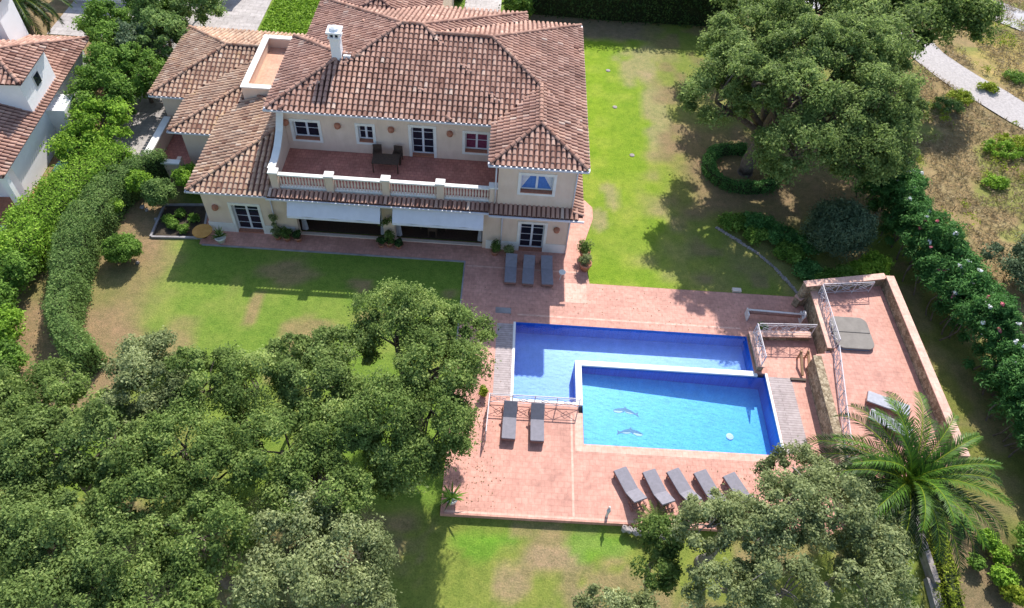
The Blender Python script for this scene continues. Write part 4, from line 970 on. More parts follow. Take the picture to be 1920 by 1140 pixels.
tag(MB().lathe([(.07, 0), (.11, .12), (.05, .2), (.07, .25)], -4.1, 31.4, .84, 10).build('vase', 'urn'), 'small white vase on the dining table', 'vase')
# orange round mosaic table top
t = thing('round_table', (-16.95, 29.35, 0), 'low round orange mosaic table at the house corner', 'table')
MB().lathe([(.03, 0), (.55, .0), (.56, .05), (.0, .052)], -16.95, 29.35, .45, 24).build('tabletop', 'orange', t); MB().lathe([(.25, 0), (.06, .1), (.06, .44)], -16.95, 29.35, .02, 10).build('pedestal', 'darkwood', t)
# potted plants
def potted(x, y, z, r_, h_, label, mat='pot', leafm='lf_mid', ph=.5, pr=.35, seed=0, spiky=False, group=None, leaf=.1):
    t = thing('potted_plant', (x, y, z), label, 'potted plant', group)
    MB().lathe([(r_ * .65, 0), (r_ * .95, h_ * .75), (r_ * 1.05, h_ * .8), (r_ * 1.05, h_), (r_ * .85, h_), (r_ * .8, h_ * .85)], x, y, z, 16).build('pot', mat, t, smooth=True)
    rs = np.random.RandomState(seed)
    if spiky:
        mb = MB(); tint = []
        for k in range(34):
            a = rs.random() * 2 * PI; el = rs.uniform(.2, 1.3); L = ph * rs.uniform(.7, 1.1); d = Vector((math.cos(a) * math.cos(el), math.sin(a) * math.cos(el), math.sin(el))); s_ = Vector((-math.sin(a), math.cos(a), 0)) * .035
            p = Vector((x, y, z + h_)); q = p + d * L * .55; e_ = p + d * L - Vector((0, 0, L * .12))
            mb.face([p - s_, p + s_, q + s_, q - s_]); mb.face([q - s_, q + s_, e_]); tint += [rs.random()] * 2
        mb.build('leaves', leafm, t, tint=tint)
    else:
        n = 12; a = rs.random(n) * 2 * PI; rr = rs.random(n) * pr * .6
        cen = np.stack([x + rr * np.cos(a), y + rr * np.sin(a), z + h_ + rs.random(n) * ph], 1)
        V, F, T = fluff(cen, pr * .45 * (.7 + .6 * rs.random(n)), 90, leaf, rs); npmesh('foliage', V, F, leafm, t, T)
        mb = MB(); mb.tube([(x, y, z + h_ * .8), (x, y, z + h_ + ph * .5)], .02, 5); mb.build('stem', 'bark', t)
    return t
potted(5.1, 29.75, Z0, .32, .45, 'clay pot with dark bushy plant, the farther pot at the lawn edge', 'pot', 'lf_dark', .55, .55, 1)
potted(5.1, 28.7, Z0, .34, .55, 'clay pot with pale leafy plant, the nearer pot at the lawn edge', 'pot', 'lf_olive', .5, .45, 2)
potted(-15.85, 29.0, Z0, .3, .42, 'stone pot with palmlike plant at the left end of the house path', 'urn', 'lf_dark', .7, .4, 3, True)
potted(-1.32, 14.0, Z0, .26, .45, 'white urn with spiky plant on the patio corner by the trees', 'urn', 'lf_mid', .85, .4, 4, True)
potted(-12.75, 29.55, Z0, .22, .3, 'tall climbing plant in a pot beside the left downpipe', 'pot', 'lf_olive', 1.5, .38, 5)
potted(-12.2, 29.5, Z0, .24, .3, 'low dark plant pot beside the climbing plant', 'pot', 'lf_dark', .4, .38, 6)
potted(-11.55, 29.5, Z0, .22, .3, 'small dark plant pot at the left awning corner', 'pot', 'lf_deep', .4, .35, 7)
potted(-6.3, 29.6, Z0, .28, .35, 'tall dark climbing plant in front of the middle pillar', 'pot', 'lf_dark', 1.7, .45, 8)
potted(-6.75, 29.45, Z0, .2, .25, 'low plant pot left of the middle pillar climber', 'pot', 'lf_deep', .3, .32, 9)
potted(-5.75, 29.45, Z0, .2, .25, 'low plant pot right of the middle pillar climber', 'pot', 'lf_deep', .3, .32, 10)
potted(-.15, 29.45, Z0, .24, .3, 'bushy red-potted plant at the right awning corner', 'pot', 'lf_dark', .6, .42, 11)
potted(.62, 29.4, Z0, .22, .28, 'variegated plant pot left of the right wing door', 'pot', 'lf_olive', .35, .42, 12)
potted(-.25, 19.7, Z0, .14, .2, 'tiny yellow-green plant at the left end of the pool railing', 'pot', 'lf_yg', .3, .3, 13)
potted(14.75, 25.0, Z0, .16, .2, 'small green plant beside the low wall behind the diamond railing', 'pot', 'lf_mid', .25, .35, 14)
# small white garden stool, lamp post statue
t = thing('white_stool', (3.75, 27.95, Z0), 'small white ornate stool near the shade edge by the loungers', 'stool')
MB().lathe([(.05, 0), (.2, .02), (.2, .05), (.02, .06)], 3.75, 27.95, Z0 + .42, 12).build('seat', 'trim', t)
for k in range(3): a = k * 2.1; MB().tube([(3.75 + .22 * math.cos(a), 27.95 + .22 * math.sin(a), Z0), (3.75 + .05 * math.cos(a), 27.95 + .05 * math.sin(a), Z0 + .43)], .02, 5).build('leg', 'trim', t)
t = thing('heron_statue', (5.64, 13.75, Z0), 'slim white bird statue on the patio edge above the south lawn', 'statue')
MB().tube([(5.64, 13.75, Z0), (5.64, 13.75, Z0 + .45)], [.08, .05], 8).build('pedestal', 'urn', t)
MB().tube([(5.62, 13.62, Z0 + .42), (5.64, 13.75, Z0 + .56), (5.67, 13.85, Z0 + .68), (5.66, 13.8, Z0 + .86), (5.66, 13.7, Z0 + .88)], [.02, .1, .06, .035, .01], 8).build('bird_body', 'urn', t, smooth=True)

# ---------------------------------------------------------------- garden west
bed = [(-19.9, 29.02), (-17.0, 29.2), (-17.45, 31.95), (-20.0, 31.7)]
t = thing('planting_bed', (-18.5, 30.4, 0), 'sunken square soil bed edged with pale stone beside the house', 'planting bed')
mb = MB(); mb.prism(bed, -.05, .02); mb.build('soil_fill', 'darksoil', t)
mb = MB()
for i in range(4):
    a, b = Vector((*bed[i], 0)), Vector((*bed[(i + 1) % 4], 0)); d = (b - a).normalized(); n_ = Vector((-d.y, d.x, 0)) * .06; a = a + d * .06
    mb.prism([(p.x, p.y) for p in (a + n_, a - n_, b - n_, b + n_)][::-1], 0, .12 + i * .002)
mb.build('edging', 'stucco_grey', t)
k_ = 0
for (x_, y_) in ((-18.9, 30.0), (-18.2, 29.7), (-17.9, 30.6), (-18.8, 30.9), (-19.3, 30.4)):
    k_ += 1; bush('bed_plant', ['leafy clump at the front left of the square bed', 'low plant at the front edge of the square bed', 'small plant at the house side of the square bed', 'small plant at the back of the square bed', 'thin plant at the left side of the square bed'][k_ - 1], 'plant', x_, y_, .35, .35, .35, 'lf_mid', .09, None, .14, 60, 'plants in the square bed', k_)
bush('ball_shrub', 'round clipped shrub alone on the lawn edge beside the long hedge', 'shrub', -20.6, 27.2, 1.08, 1.0, 1.35, 'lf_mid', .10, 110, .24, 200, seed=21, lift=.12)
bush('round_shrub', 'rounded grey-green shrub between the square bed and small tree', 'shrub', -20.0, 31.6, .95, .95, 1.6, 'lf_hedge', .1, 90, .26, 190, seed=22, lift=.2)
bush('small_tree', 'small bright green fruit tree north of the round shrubs', 'small tree', -21.4, 32.2, .8, .75, 1.1, 'lf_bright', .13, 50, .26, 120, seed=23, lift=.7)
bush('thin_shrub', 'thin bright sapling close to the clipped hedge', 'shrub', -22.2, 30.4, .5, .5, 1.0, 'lf_bright', .12, 24, .22, 90, seed=24, lift=.4)
bush('corner_shrub', 'yellow-green shrub tucked under the house eave corner', 'shrub', -18.5, 33.0, 1.2, 1.1, 1.6, 'lf_bright', .13, 60, .28, 130, seed=25, lift=.15)
bush('corner_shrub', 'dark leafy shrub between the garden wall and the eave corner', 'shrub', -19.2, 33.9, .8, .6, .9, 'lf_mid', .12, 50, .26, 120, seed=26, lift=.15)
for i, (x_, y_, s_) in enumerate(((-21.2, 31.4, .16), (-20.9, 31.2, .13), (-19.95, 27.0, .12), (-20.05, 30.4, .15))):
    mb = MB(); mb.lathe([(s_ * .8, 0), (s_, s_ * .4), (s_ * .7, s_ * .9), (s_ * .2, s_ * 1.1)], x_, y_, 0, 7)
    mb.v = [(a + rnd.uniform(-.03, .03), b + rnd.uniform(-.03, .03), c_ + rnd.uniform(-.02, .02)) for a, b, c_ in mb.v]
    tag(mb.build('garden_stone', 'rock'), ['pale stone at the foot of the small fruit tree, larger one', 'smaller pale stone beside the fruit tree stone', 'white stone at the base of the round clipped shrub', 'pale stone at the corner of the square bed'][i], 'stone', 'pale garden stones')
# garden wall by the side door
t = thing('garden_wall', (-20.9, 34.8, 0), 'cream garden wall with white coping by the side entrance', 'wall')
mb = MB(); mb.box(-21.9, -19.7, 34.15, 34.4, 0, 1.15); mb.box(-21.9, -21.65, 34.4, 38.6, 0, 1.15); mb.box(-19.95, -19.7, 34.4, 34.9, 0, 1.15); mb.build('masonry', 'wall', t)
mb = MB(); mb.box(-22.0, -19.6, 34.08, 34.47, 1.15, 1.25); mb.box(-22.0, -21.55, 34.47, 38.6, 1.15, 1.252); mb.build('coping', 'trim', t)
slab('side_terrace', [(-21.6, -16.7, 34.45, 38.8)], 'balctile', .06, -.05)
slab('driveway', [(-25.6, -21.95, 34.9, 60), (-21.95, -19.6, 46.2, 60), (-34.5, -25.6, 49.0, 56)], 'pave', .03, -.05)
slab('entrance_path', [(-4.0, -1.0, 52, 62)], 'pave', .04, -.05)

hedge('clipped_hedge', 'long clipped grey-green hedge curving down the west garden side', [(-20.6, 34.5), (-21.6, 34.0), (-22.6, 32.3), (-23.1, 30), (-23.2, 27.5), (-22.5, 25.3), (-22.0, 23.2), (-21.4, 21.6), (-20.4, 20.5), (-19.3, 19.8)], [.8, 1.2, 1.8, 2.15, 2.0, 1.45, 1.2, 1.1, 1.15, 1.0], 1.7, 'lf_hedge', .11, 520, 1, rough=.1)
hedge('bright_hedge', 'loose bright green hedge behind the clipped hedge by the neighbour terrace', [(-23.4, 34.9), (-24.6, 32.6), (-25.3, 30.0), (-25.7, 27.8), (-25.6, 26.0)], [2.6, 2.8, 2.9, 2.8, 2.4], 1.8, 'lf_bright', .14, 330, 2, rough=.22)

# ring hedge and bed east
ring = [(15.9 + 2.3 * math.cos(a), 38.6 + 2.0 * math.sin(a)) for a in np.linspace(math.radians(75), math.radians(395), 22)]
hedge('ring_hedge', 'low green hedge in a ring round the big oak trunk', ring, [.75] * 22, .6, 'lf_olea', .11, 420, 3, rough=.06)
def rockline(label, pts, sz=.2, seed=0):
    r = random.Random(seed); t = thing('stone_edging', (pts[0][0], pts[0][1], 0), label, 'stone edging'); mb = MB()
    for i in range(len(pts) - 1):
        L = math.hypot(pts[i + 1][0] - pts[i][0], pts[i + 1][1] - pts[i][1]); n_ = int(L / (sz * 1.5))
        for k in range(n_):
            q = (k + .5) / n_; x_ = pts[i][0] + (pts[i + 1][0] - pts[i][0]) * q; y_ = pts[i][1] + (pts[i + 1][1] - pts[i][1]) * q; s_ = sz * r.uniform(.75, 1.2); n0 = len(mb.v)
            mb.lathe([(s_ * .9, -.03), (s_, s_ * .5), (s_ * .75, s_ * 1.0), (s_ * .25, s_ * 1.15)], x_, y_, 0, 7)
            mb.v[n0:] = [(a + r.uniform(-.04, .04), b + r.uniform(-.04, .04), c_ + r.uniform(-.03, .03)) for a, b, c_ in mb.v[n0:]]
    mb.build('stones', 'rock', t)
rockline('pale stone edging curving along the planting bed to the terrace', [(13.4, 33.0), (14.4, 32.1), (15.6, 31.0), (16.5, 29.8), (17.2, 28.4), (17.5, 27.7)], .10, 1)
kk = 0
bedpl = [(14.6, 33.2, 1.1, .8, .6, 'lf_mid'), (16.0, 33.3, 1.2, .9, .7, 'lf_olea'), (15.7, 32.2, .9, .8, .6, 'lf_mid'), (17.2, 32.2, 1.1, 1.0, .8, 'lf_olea'), (17.4, 30.8, 1.0, .9, .7, 'lf_mid'), (18.3, 29.5, .9, .8, .6, 'lf_olea'), (19.3, 29.0, .9, .7, .6, 'lf_mid'), (20.6, 29.2, 1.0, .8, .7, 'lf_mid'), (21.9, 29.6, 1.1, .9, .8, 'lf_bright'), (22.6, 30.4, .9, .9, .9, 'lf_bright'), (18.6, 31.5, 1.0, .9, .8, 'lf_olea')]
bl = ['low green shrub at the top left tip of the stone-edged bed', 'green shrub at the back of the bed under the oak shade', 'low shrub just inside the stone edging upper end', 'dense green shrub left of the blue-green bush', 'low green shrub halfway along the stone edging', 'low shrub where the stone edging meets the terrace wall', 'green shrub behind the north parapet, left part', 'green shrub behind the middle of the north parapet', 'bright yellow-green shrub behind the north parapet right end', 'bright shrub at the far right corner of the planting bed', 'dark green shrub touching the blue-green bush']
for (x_, y_, rx, ry, h_, mt) in bedpl: bush('bed_shrub', bl[kk], 'shrub', x_, y_, rx, ry, h_, mt, .14, None, .3, 110, 'low shrubs in the oak side bed', 40 + kk, lift=.05); kk += 1
bush('blue_green_bush', 'large feathery blue-green bush in the bed above the spa terrace', 'bush', 20.1, 31.6, 2.0, 1.8, 3.2, 'lf_blue', .18, 120, .62, 330, seed=60, lift=.05, asp=.3)
MBs = tag(MB().box(13.6, 14.1, 27.7, 27.95, 0, .14).build('stone_block', 'cap'), 'small pale stone block on the grass edge left of the cover roller', 'stone block')

for i, (x_, y_, lb) in enumerate(((7.54, 49.5, 'farthest small grey sprinkler cover on the east lawn'), (7.8, 44.85, 'middle small grey sprinkler cover on the east lawn'), (8.66, 39.5, 'nearest small grey sprinkler cover on the east lawn'))):
    tag(MB().lathe([(.16, 0), (.17, .03), (.08, .05)], x_, y_, .0, 12).build('sprinkler_cover', 'rock'), lb, 'sprinkler cover', 'sprinkler covers on the east lawn')
# oleander hedge with flowers
opath = [(24.0, 37.8), (24.5, 34.6), (25.1, 31), (25.7, 27.5), (26.3, 23.5), (26.8, 19.5), (27.3, 15), (27.8, 9.5), (28.1, 5.5)]
rr_ = np.random.RandomState(8); mixn = 0
t = thing('oleander_hedge', (24.3, 38.2, 0), 'tall loose oleander hedge with pink and white flowers', 'hedge')
cen = []
for i in range(len(opath) - 1):
    a, b = np.array(opath[i]), np.array(opath[i + 1])
    for k in range(135):
        q = rr_.random(); p = a + (b - a) * q; an = rr_.random() * 2 * PI; rr = 1.45 * math.sqrt(rr_.random()); zz = (3.6 + .3 * math.sin(p[1] * 1.3)) * math.sqrt(max(0, 1 - (rr / 1.65) ** 2)) * (rr_.uniform(.7, 1) if rr_.random() < .8 else rr_.uniform(.2, .7))
        cen.append((p[0] + rr * math.cos(an), p[1] + rr * math.sin(an) * .6, zz + .1))
cen = np.array(cen); V, F, T = fluff(cen, .42 * (.6 + .8 * rr_.random(len(cen))), 230, .2, rr_, asp=.28); npmesh('foliage', V, F, 'lf_olea', t, T)
for mt, n_, nm in (('fl_white', 420, 'white_flowers'), ('fl_pink', 270, 'pink_flowers')):
    idx = rr_.choice(np.where(cen[:, 2] > 1.4)[0], n_ // 3); cc = cen[idx] + rr_.normal(size=(len(idx), 3)) * .15 + np.array([0, 0, .3]); V, F, T = fluff(cc, np.full(len(cc), .12), 14, .12, rr_, asp=1); npmesh(nm, V, F, mt, t, T)
mb = MB()
for i in range(0, len(cen), 9):
    c_ = cen[i]; limb(mb, (c_[0] * .5 + .5 * c_[0], c_[1], -.05), tuple(c_), .05, .02, rnd)
mb.build('stems', 'bark', t)

# far hedges
def leafwall(name, label, path, w_, h_, mat, seed, leaf=.2, dens=70): return hedge(name, label, path, [w_] * len(path), h_, mat, leaf, dens, seed, rough=.18, core='hedgecore2', taper=.95)
leafwall('boundary_hedge', 'tall dark green hedge wall behind the east lawn', [(-.4, 57.8), (8, 57.6), (18, 57.9)], 1.6, 4.2, 'lf_deep', 5)
leafwall('boundary_hedge', 'tall dark hedge wall between the villa roof and pale path', [(-8, 59.2), (-4.2, 59.0)], 1.6, 4.0, 'lf_deep', 6)
leafwall('boundary_hedge', 'dark hedge beyond the driveway turning circle', [(-27, 58.6), (-23.2, 58.6)], 1.6, 3.2, 'lf_deep', 7)
bush('shrub', 'light green shrub in front of the boundary hedge behind the roof ridge', 'shrub', .4, 55.4, 1.2, 1.0, 2.2, 'lf_mid', .2, 50, .4, 110, seed=70, lift=.1)
bush('shrub', 'round dark shrub at the driveway edge near the white gatepost', 'shrub', -24.0, 55.2, .8, .8, 1.3, 'lf_deep', .15, 40, .3, 110, seed=71)
t = thing('gate_pillar', (-22.6, 57.6, 0), 'cream gate pillar wall at the end of the driveway', 'gate pillar')
MB().box(-23.0, -21.6, 57.3, 57.8, 0, 3.0).build('masonry', 'wall', t); MB().box(-23.08, -21.52, 57.22, 57.88, 3.0, 3.12).build('coping', 'trim', t)
t = thing('boundary_wall', (-33, 56, 0), 'long white boundary wall beyond the driveway at the left', 'wall')
MB().box(-36, -29.5, 54.0, 54.3, 0, 1.8).build('masonry', 'wallwhite', t); MB().box(-36.05, -29.45, 53.95, 54.35, 1.8, 1.88).build('coping', 'trim', t)
slab('rear_road', [(-40, -8, 60.5, 66), (-8, 30, 61.5, 66)], 'road', .02, -.1)
# dense ground cover behind the house
rs_ = np.random.RandomState(4); k = 26000
P_ = np.column_stack([rs_.uniform(-19.3, -12.6, k), rs_.uniform(47.2, 59, k), rs_.random(k) * .3])
V, F, T = fluff(P_, np.full(k, .1), 1, .22, rs_, asp=.4); o_ = npmesh('ground_cover', V, F, 'lf_bright', None, T); tag(o_, kind='stuff')

# dry grass in the field (stuff)
k = 60000; X_ = rs_.uniform(27, 62, k); Y_ = rs_.uniform(12, 68, k)
dpx = (X_ - 35) * .0 + Y_; line = 54.6 - (X_ - 34.3) * 1.55
keep = np.abs(Y_ - line) > 3.2; keep &= vnoise(X_, Y_, 1.6, 33) > .35; X_, Y_ = X_[keep], Y_[keep]; k = len(X_)
V, F, T = fluff(np.column_stack([X_, Y_, np.full(k, .12)]), np.full(k, .12), 2, .34, rs_, asp=.14, up=0); o_ = npmesh('dry_grass', V, F, 'lf_dry', None, T); tag(o_, kind='stuff')
k = 15000; X_ = rs_.uniform(28.5, 60, k); Y_ = rs_.uniform(14, 66, k); keep = (np.abs(Y_ - (54.6 - (X_ - 34.3) * 1.55)) > 3.6) & (vnoise(X_, Y_, 1.9, 71) + .5 * vnoise(X_, Y_, .7, 72) > 1.0)
X_, Y_ = X_[keep], Y_[keep]; k = len(X_)
V, F, T = fluff(np.column_stack([X_, Y_, np.full(k, .18) + .25 * rs_.random(k)]), np.full(k, .28), 9, .2, rs_, asp=.3, up=.2); o_ = npmesh('low_scrub', V, F, 'lf_yg', None, T); tag(o_, kind='stuff')
k = 900; X_ = np.concatenate([rs_.normal(-1.0, .9, k // 2), rs_.normal(13, 2.2, k // 4), rs_.uniform(-1.7, 17, k // 4)]); Y_ = np.concatenate([rs_.uniform(13.6, 21, k // 2), rs_.uniform(13.6, 16.5, k // 4), rs_.uniform(24.7, 27.4, k // 4)])
kp = (X_ > -1.75) & ((X_ < 1.0) | (Y_ < 17) | (Y_ > 24.6)); X_, Y_ = X_[kp], Y_[kp]
V, F, T = fluff(np.column_stack([X_, Y_, np.full(len(X_), Z0 + .015)]), np.full(len(X_), .01), 1, .07, rs_, up=3); o_ = npmesh('leaf_litter', V, F, 'lf_litter', None, T); tag(o_, kind='stuff')
# gravel path & road on the right
def ribbon(name, pts, w_, mat, z):
    mb = MB(); L_, R_ = [], []
    for i, p in enumerate(pts):
        a = Vector(pts[max(i - 1, 0)]); b = Vector(pts[min(i + 1, len(pts) - 1)]); d = (b - a).normalized(); n_ = Vector((-d.y, d.x)) * w_ / 2
        jr = rnd.uniform(-.12, .12); L_.append((p[0] + n_.x * (1 + jr), p[1] + n_.y * (1 + jr), z)); jr = rnd.uniform(-.12, .12); R_.append((p[0] - n_.x * (1 + jr), p[1] - n_.y * (1 + jr), z))
    for i in range(len(pts) - 1): mb.face([R_[i], R_[i + 1], L_[i + 1], L_[i]])
    return struct(mb.build(name, mat))
pp_ = [(33.2, 58.6), (33.7, 56.8), (34.3, 55.0), (35.2, 53.0), (36.2, 51.3), (37.4, 49.6), (38.8, 47.6), (40.4, 45.6), (42.5, 43), (46, 39.5), (52, 35)]
ribbon('gravel_path', pp_, 3.3, 'gravel', .05)
ribbon('road', [(34, 71), (37.5, 68.5), (41, 65.6), (44.5, 62.4), (49, 58.5), (56, 53)], 3.8, 'road', .05)
fb = [(33.2, 39.0, .7, 'lf_bright', 'bright green bush low in the dry field near the frame edge'), (35.2, 42.6, 1.0, 'lf_bright', 'largest bright bush clump in the dry field'), (36.4, 43.6, .9, 'lf_yg', 'yellow-green bush right of the largest field clump'), (37.6, 42.2, .9, 'lf_bright', 'bright bush at the picture edge in the field'), (37.3, 50.5, .6, 'lf_yg', 'small round bush on the inner edge of the gravel path'), (34.6, 48.9, .8, 'lf_yg', 'olive-yellow bush below the gravel path bend'), (40.2, 52.2, .7, 'lf_mid', 'green bush between the gravel path and the road'), (33.0, 47.6, .9, 'lf_hedge', 'dull green bush beside the oak at the field edge')]
for i, (x_, y_, s_, mt, lb) in enumerate(fb): bush('field_bush', lb, 'bush', x_, y_, s_ * 1.5, s_ * 1.1, s_ * .7, mt, .15, int(10 + 14 * s_), .34, 70, 'bushes in the dry field', 80 + i, lift=.02)
tree('grey_green_tree', 'small grey-green tree at the right edge of the dry field', 'tree', (31.2, 28.6), [(31.2, 28.8, 1.7, 1.9, 1.7, 1.1), (32.6, 30.5, 1.6, 1.6, 1.5, 1.0), (30.2, 30.6, 1.2, 1.2, 1.1, .8)], 'lf_blue', .5, 1.0, 190, .16, trunk=.12, seed=41)

# ---------------------------------------------------------------- trees
tree('big_oak', 'huge spreading oak with a ring hedge round its trunk', 'tree', (16.2, 38.5), [(12.4, 37.4, 6.2, 1.9, 1.8, 1.7), (14.0, 39.6, 7.2, 2.0, 1.8, 1.7), (14.6, 42.6, 6.8, 2.3, 2.0, 1.8), (17.2, 39.6, 8.2, 2.2, 2.0, 1.8), (13.9, 36.6, 8.0, 1.6, 1.5, 1.4), (16.2, 35.6, 8.0, 1.8, 1.6, 1.5), (16.4, 33.3, 5.7, 2.2, 1.8, 2.2), (18.6, 35.6, 6.6, 1.9, 1.8, 1.7), (20.3, 33.9, 5.4, 1.9, 1.7, 1.9), (21.2, 37.0, 7.0, 2.1, 1.9, 1.9), (23.0, 38.3, 6.2, 1.9, 1.8, 1.8), (22.2, 35.6, 5.2, 1.7, 1.6, 1.7), (20.4, 40.6, 7.8, 2.3, 2.1, 2.0), (17.6, 43.2, 7.6, 2.4, 2.2, 1.9), (22.8, 42.2, 6.8, 2.1, 2.0, 1.9)], 'lf_oak', .6, 1.05, 330, .16, trunk=.42, fork=.1, seed=1, shellfrac=.93)
tree('oak', 'pale green oak directly behind the big ring-hedged oak', 'tree', (19.5, 47.5), [(17.0, 47.5, 6.0, 3.0, 2.6, 2.2), (20.5, 47.5, 7.0, 3.0, 2.8, 2.2), (23.8, 45.0, 6.6, 3.0, 2.6, 2.2), (16.4, 52.0, 6.0, 3.0, 2.6, 2.2)], 'lf_oak', .9, .95, 360, .22, trunk=.4, seed=2)
tree('oak', 'oak at the top edge between two other oaks', 'tree', (23.5, 53), [(21.5, 53, 6.5, 3.2, 3, 2.4), (25.5, 51, 6.6, 3.2, 2.8, 2.4)], 'lf_dark', .9, .95, 340, .22, trunk=.4, seed=3)
tree('dark_oak', 'dark green oak beside the bend of the gravel path', 'tree', (30.0, 51.5), [(29.0, 50.5, 5.4, 3.0, 2.8, 2.3), (32.2, 51.0, 5.2, 2.5, 2.4, 2.1), (29.5, 54.0, 5.6, 3.0, 2.6, 2.3)], 'lf_dark', .85, 1.0, 360, .22, trunk=.4, seed=4)
tree('cork_oak', 'dense dark cork oak leaning over the patio left of the pool', 'tree', (-3.4, 17.4), [(-1.7, 19.5, 5.0, 1.7, 1.4, 1.2), (-4.0, 20.1, 5.3, 1.9, 1.3, 1.3), (-2.2, 17.6, 5.4, 1.7, 1.5, 1.3), (-2.0, 15.3, 4.6, 1.4, 1.4, 1.4), (-4.3, 15.2, 5.2, 1.8, 1.6, 1.4), (-3.2, 13.6, 4.2, 1.4, 1.1, 1.2)], 'lf_cork', .5, 1.25, 450, .115, trunk=.3, fork=.3, seed=5)
tree('young_tree', 'small sparse tree standing at the lawn edge apart from the wood', 'tree', (-8.8, 18.8), [(-8.8, 18.7, 4.0, 1.0, .9, 1.1)], 'lf_oak', .4, .9, 200, .14, trunk=.1, seed=6)
tree('olive_tree', 'grey-green tree between the sparse small tree and cork oak', 'tree', (-6.8, 17.6), [(-6.4, 18.7, 4.4, 1.4, 1.1, 1.2), (-7.2, 16.6, 4.8, 1.7, 1.3, 1.3)], 'lf_oak', .5, .95, 450, .115, trunk=.2, seed=7)
tree('oak', 'broad pale oak below the grey-green tree in the wood', 'tree', (-6.6, 13.6), [(-5.9, 14.4, 4.6, 1.8, 1.5, 1.4), (-8.0, 13.6, 4.8, 1.8, 1.6, 1.4), (-6.2, 12.1, 4.6, 1.9, 1.4, 1.4)], 'lf_cork', .5, .95, 450, .115, trunk=.26, seed=8)
tree('olive_tree', 'olive crown bordering the lawn in the middle of the wood', 'tree', (-10.6, 16.2), [(-9.6, 16.3, 4.6, 1.8, 1.4, 1.3), (-11.9, 16.3, 4.8, 1.8, 1.5, 1.3)], 'lf_cork', .5, .95, 450, .115, trunk=.22, seed=9)
tree('olive_tree', 'light green tree whose top reaches the clipped hedge end', 'tree', (-14.8, 17.6), [(-14.3, 17.5, 4.5, 1.6, 1.0, 1.3), (-13.9, 15.9, 4.8, 1.8, 1.4, 1.4)], 'lf_olive', .5, .95, 450, .115, trunk=.22, seed=10)
tree('oak', 'oak at the left frame edge below the bright shrubs', 'tree', (-18.6, 15.2), [(-18.0, 16.5, 4.2, 1.1, .9, 1.0), (-20.6, 15.2, 4.4, 1.8, 1.4, 1.3), (-17.3, 14.6, 4.6, 1.8, 1.3, 1.3)], 'lf_cork', .5, .95, 450, .115, trunk=.25, seed=11)
tree('oak', 'oak in the lower left wood left of the small grass gap', 'tree', (-15.9, 12.6), [(-16.6, 12.9, 4.8, 2.0, 1.6, 1.4), (-14.4, 13.4, 5.0, 1.9, 1.5, 1.4), (-18.6, 13.0, 4.6, 1.8, 1.6, 1.4)], 'lf_oak', .5, .95, 450, .115, trunk=.25, seed=12)
tree('oak', 'oak right of the small grass gap in the wood', 'tree', (-11.4, 13), [(-11.6, 13.4, 5.0, 2.0, 1.4, 1.4), (-10.0, 12.2, 4.6, 1.5, 1.3, 1.3), (-12.8, 11.5, 4.8, 1.8, 1.5, 1.4)], 'lf_cork', .5, .95, 450, .115, trunk=.25, seed=13)
tree('oak', 'oak in the bottom left corner of the picture', 'tree', (-14.6, 9.4), [(-15.0, 9.6, 4.8, 2.0, 1.7, 1.4), (-12.8, 8.8, 4.8, 1.9, 1.5, 1.4), (-17.3, 10.0, 4.6, 1.9, 1.6, 1.4), (-14.0, 7.2, 4.6, 2.0, 1.4, 1.4)], 'lf_oak', .5, .95, 450, .115, trunk=.28, seed=14)
tree('oak', 'oak at the bottom edge left of the shaded clearing', 'tree', (-9.4, 9.8), [(-10.0, 10.0, 4.8, 1.8, 1.5, 1.4), (-10.6, 7.8, 4.6, 1.9, 1.4, 1.3)], 'lf_cork', .5, .95, 450, .115, trunk=.25, seed=15)
tree('silver_tree', 'silvery pale oak at the bottom edge beside the shaded lawn', 'tree', (-5.9, 9.9), [(-6.7, 10.6, 4.4, 1.6, 1.3, 1.3), (-4.9, 9.7, 4.4, 1.5, 1.2, 1.2), (-6.4, 8.4, 4.6, 1.8, 1.3, 1.3), (-4.2, 8.2, 4.0, 1.2, 1.0, 1.0)], 'lf_olive', .5, .95, 450, .115, trunk=.25, seed=16)
tree('olive_tree', 'large silvery olive tree at the right end of the lounger row', 'tree', (12.6, 12.9), [(13.3, 14.9, 3.3, 1.4, 1.0, .8), (11.9, 12.4, 4.6, 1.6, 1.3, 1.3), (13.9, 12.6, 4.4, 1.7, 1.4, 1.4), (14.9, 14.3, 3.6, 1.2, .9, .9)], 'lf_olive', .42, .85, 250, .12, bark='greybark', trunk=.22, seed=17)
tree('olive_tree', 'loose olive tree just below the middle loungers of the row', 'tree', (9.7, 12.0), [(9.5, 12.9, 3.4, 1.1, .7, .8), (8.9, 11.8, 4.0, 1.2, 1.0, 1.0), (10.6, 11.6, 4.2, 1.4, 1.1, 1.1), (11.9, 12.9, 3.4, .8, .6, .7)], 'lf_olive', .42, .85, 250, .12, bark='greybark', trunk=.18, seed=18)
tree('olive_tree', 'grey olive tree between the big olive and the palm', 'tree', (15.2, 11.2), [(15.2, 11.4, 3.8, 1.4, 1.2, 1.2), (14.6, 9.6, 4.0, 1.5, 1.1, 1.2), (16.1, 12.4, 3.4, .9, .8, .9)], 'lf_olive', .42, .85, 250, .12, bark='greybark', trunk=.18, seed=19)
tree('olive_tree', 'olive crown cut by the bottom edge right of centre', 'tree', (11.6, 9.4), [(11.3, 9.5, 4.2, 1.6, 1.2, 1.2), (9.2, 9.4, 3.8, 1.4, 1.0, 1.1)], 'lf_olive', .42, .85, 250, .12, bark='greybark', trunk=.18, seed=20)
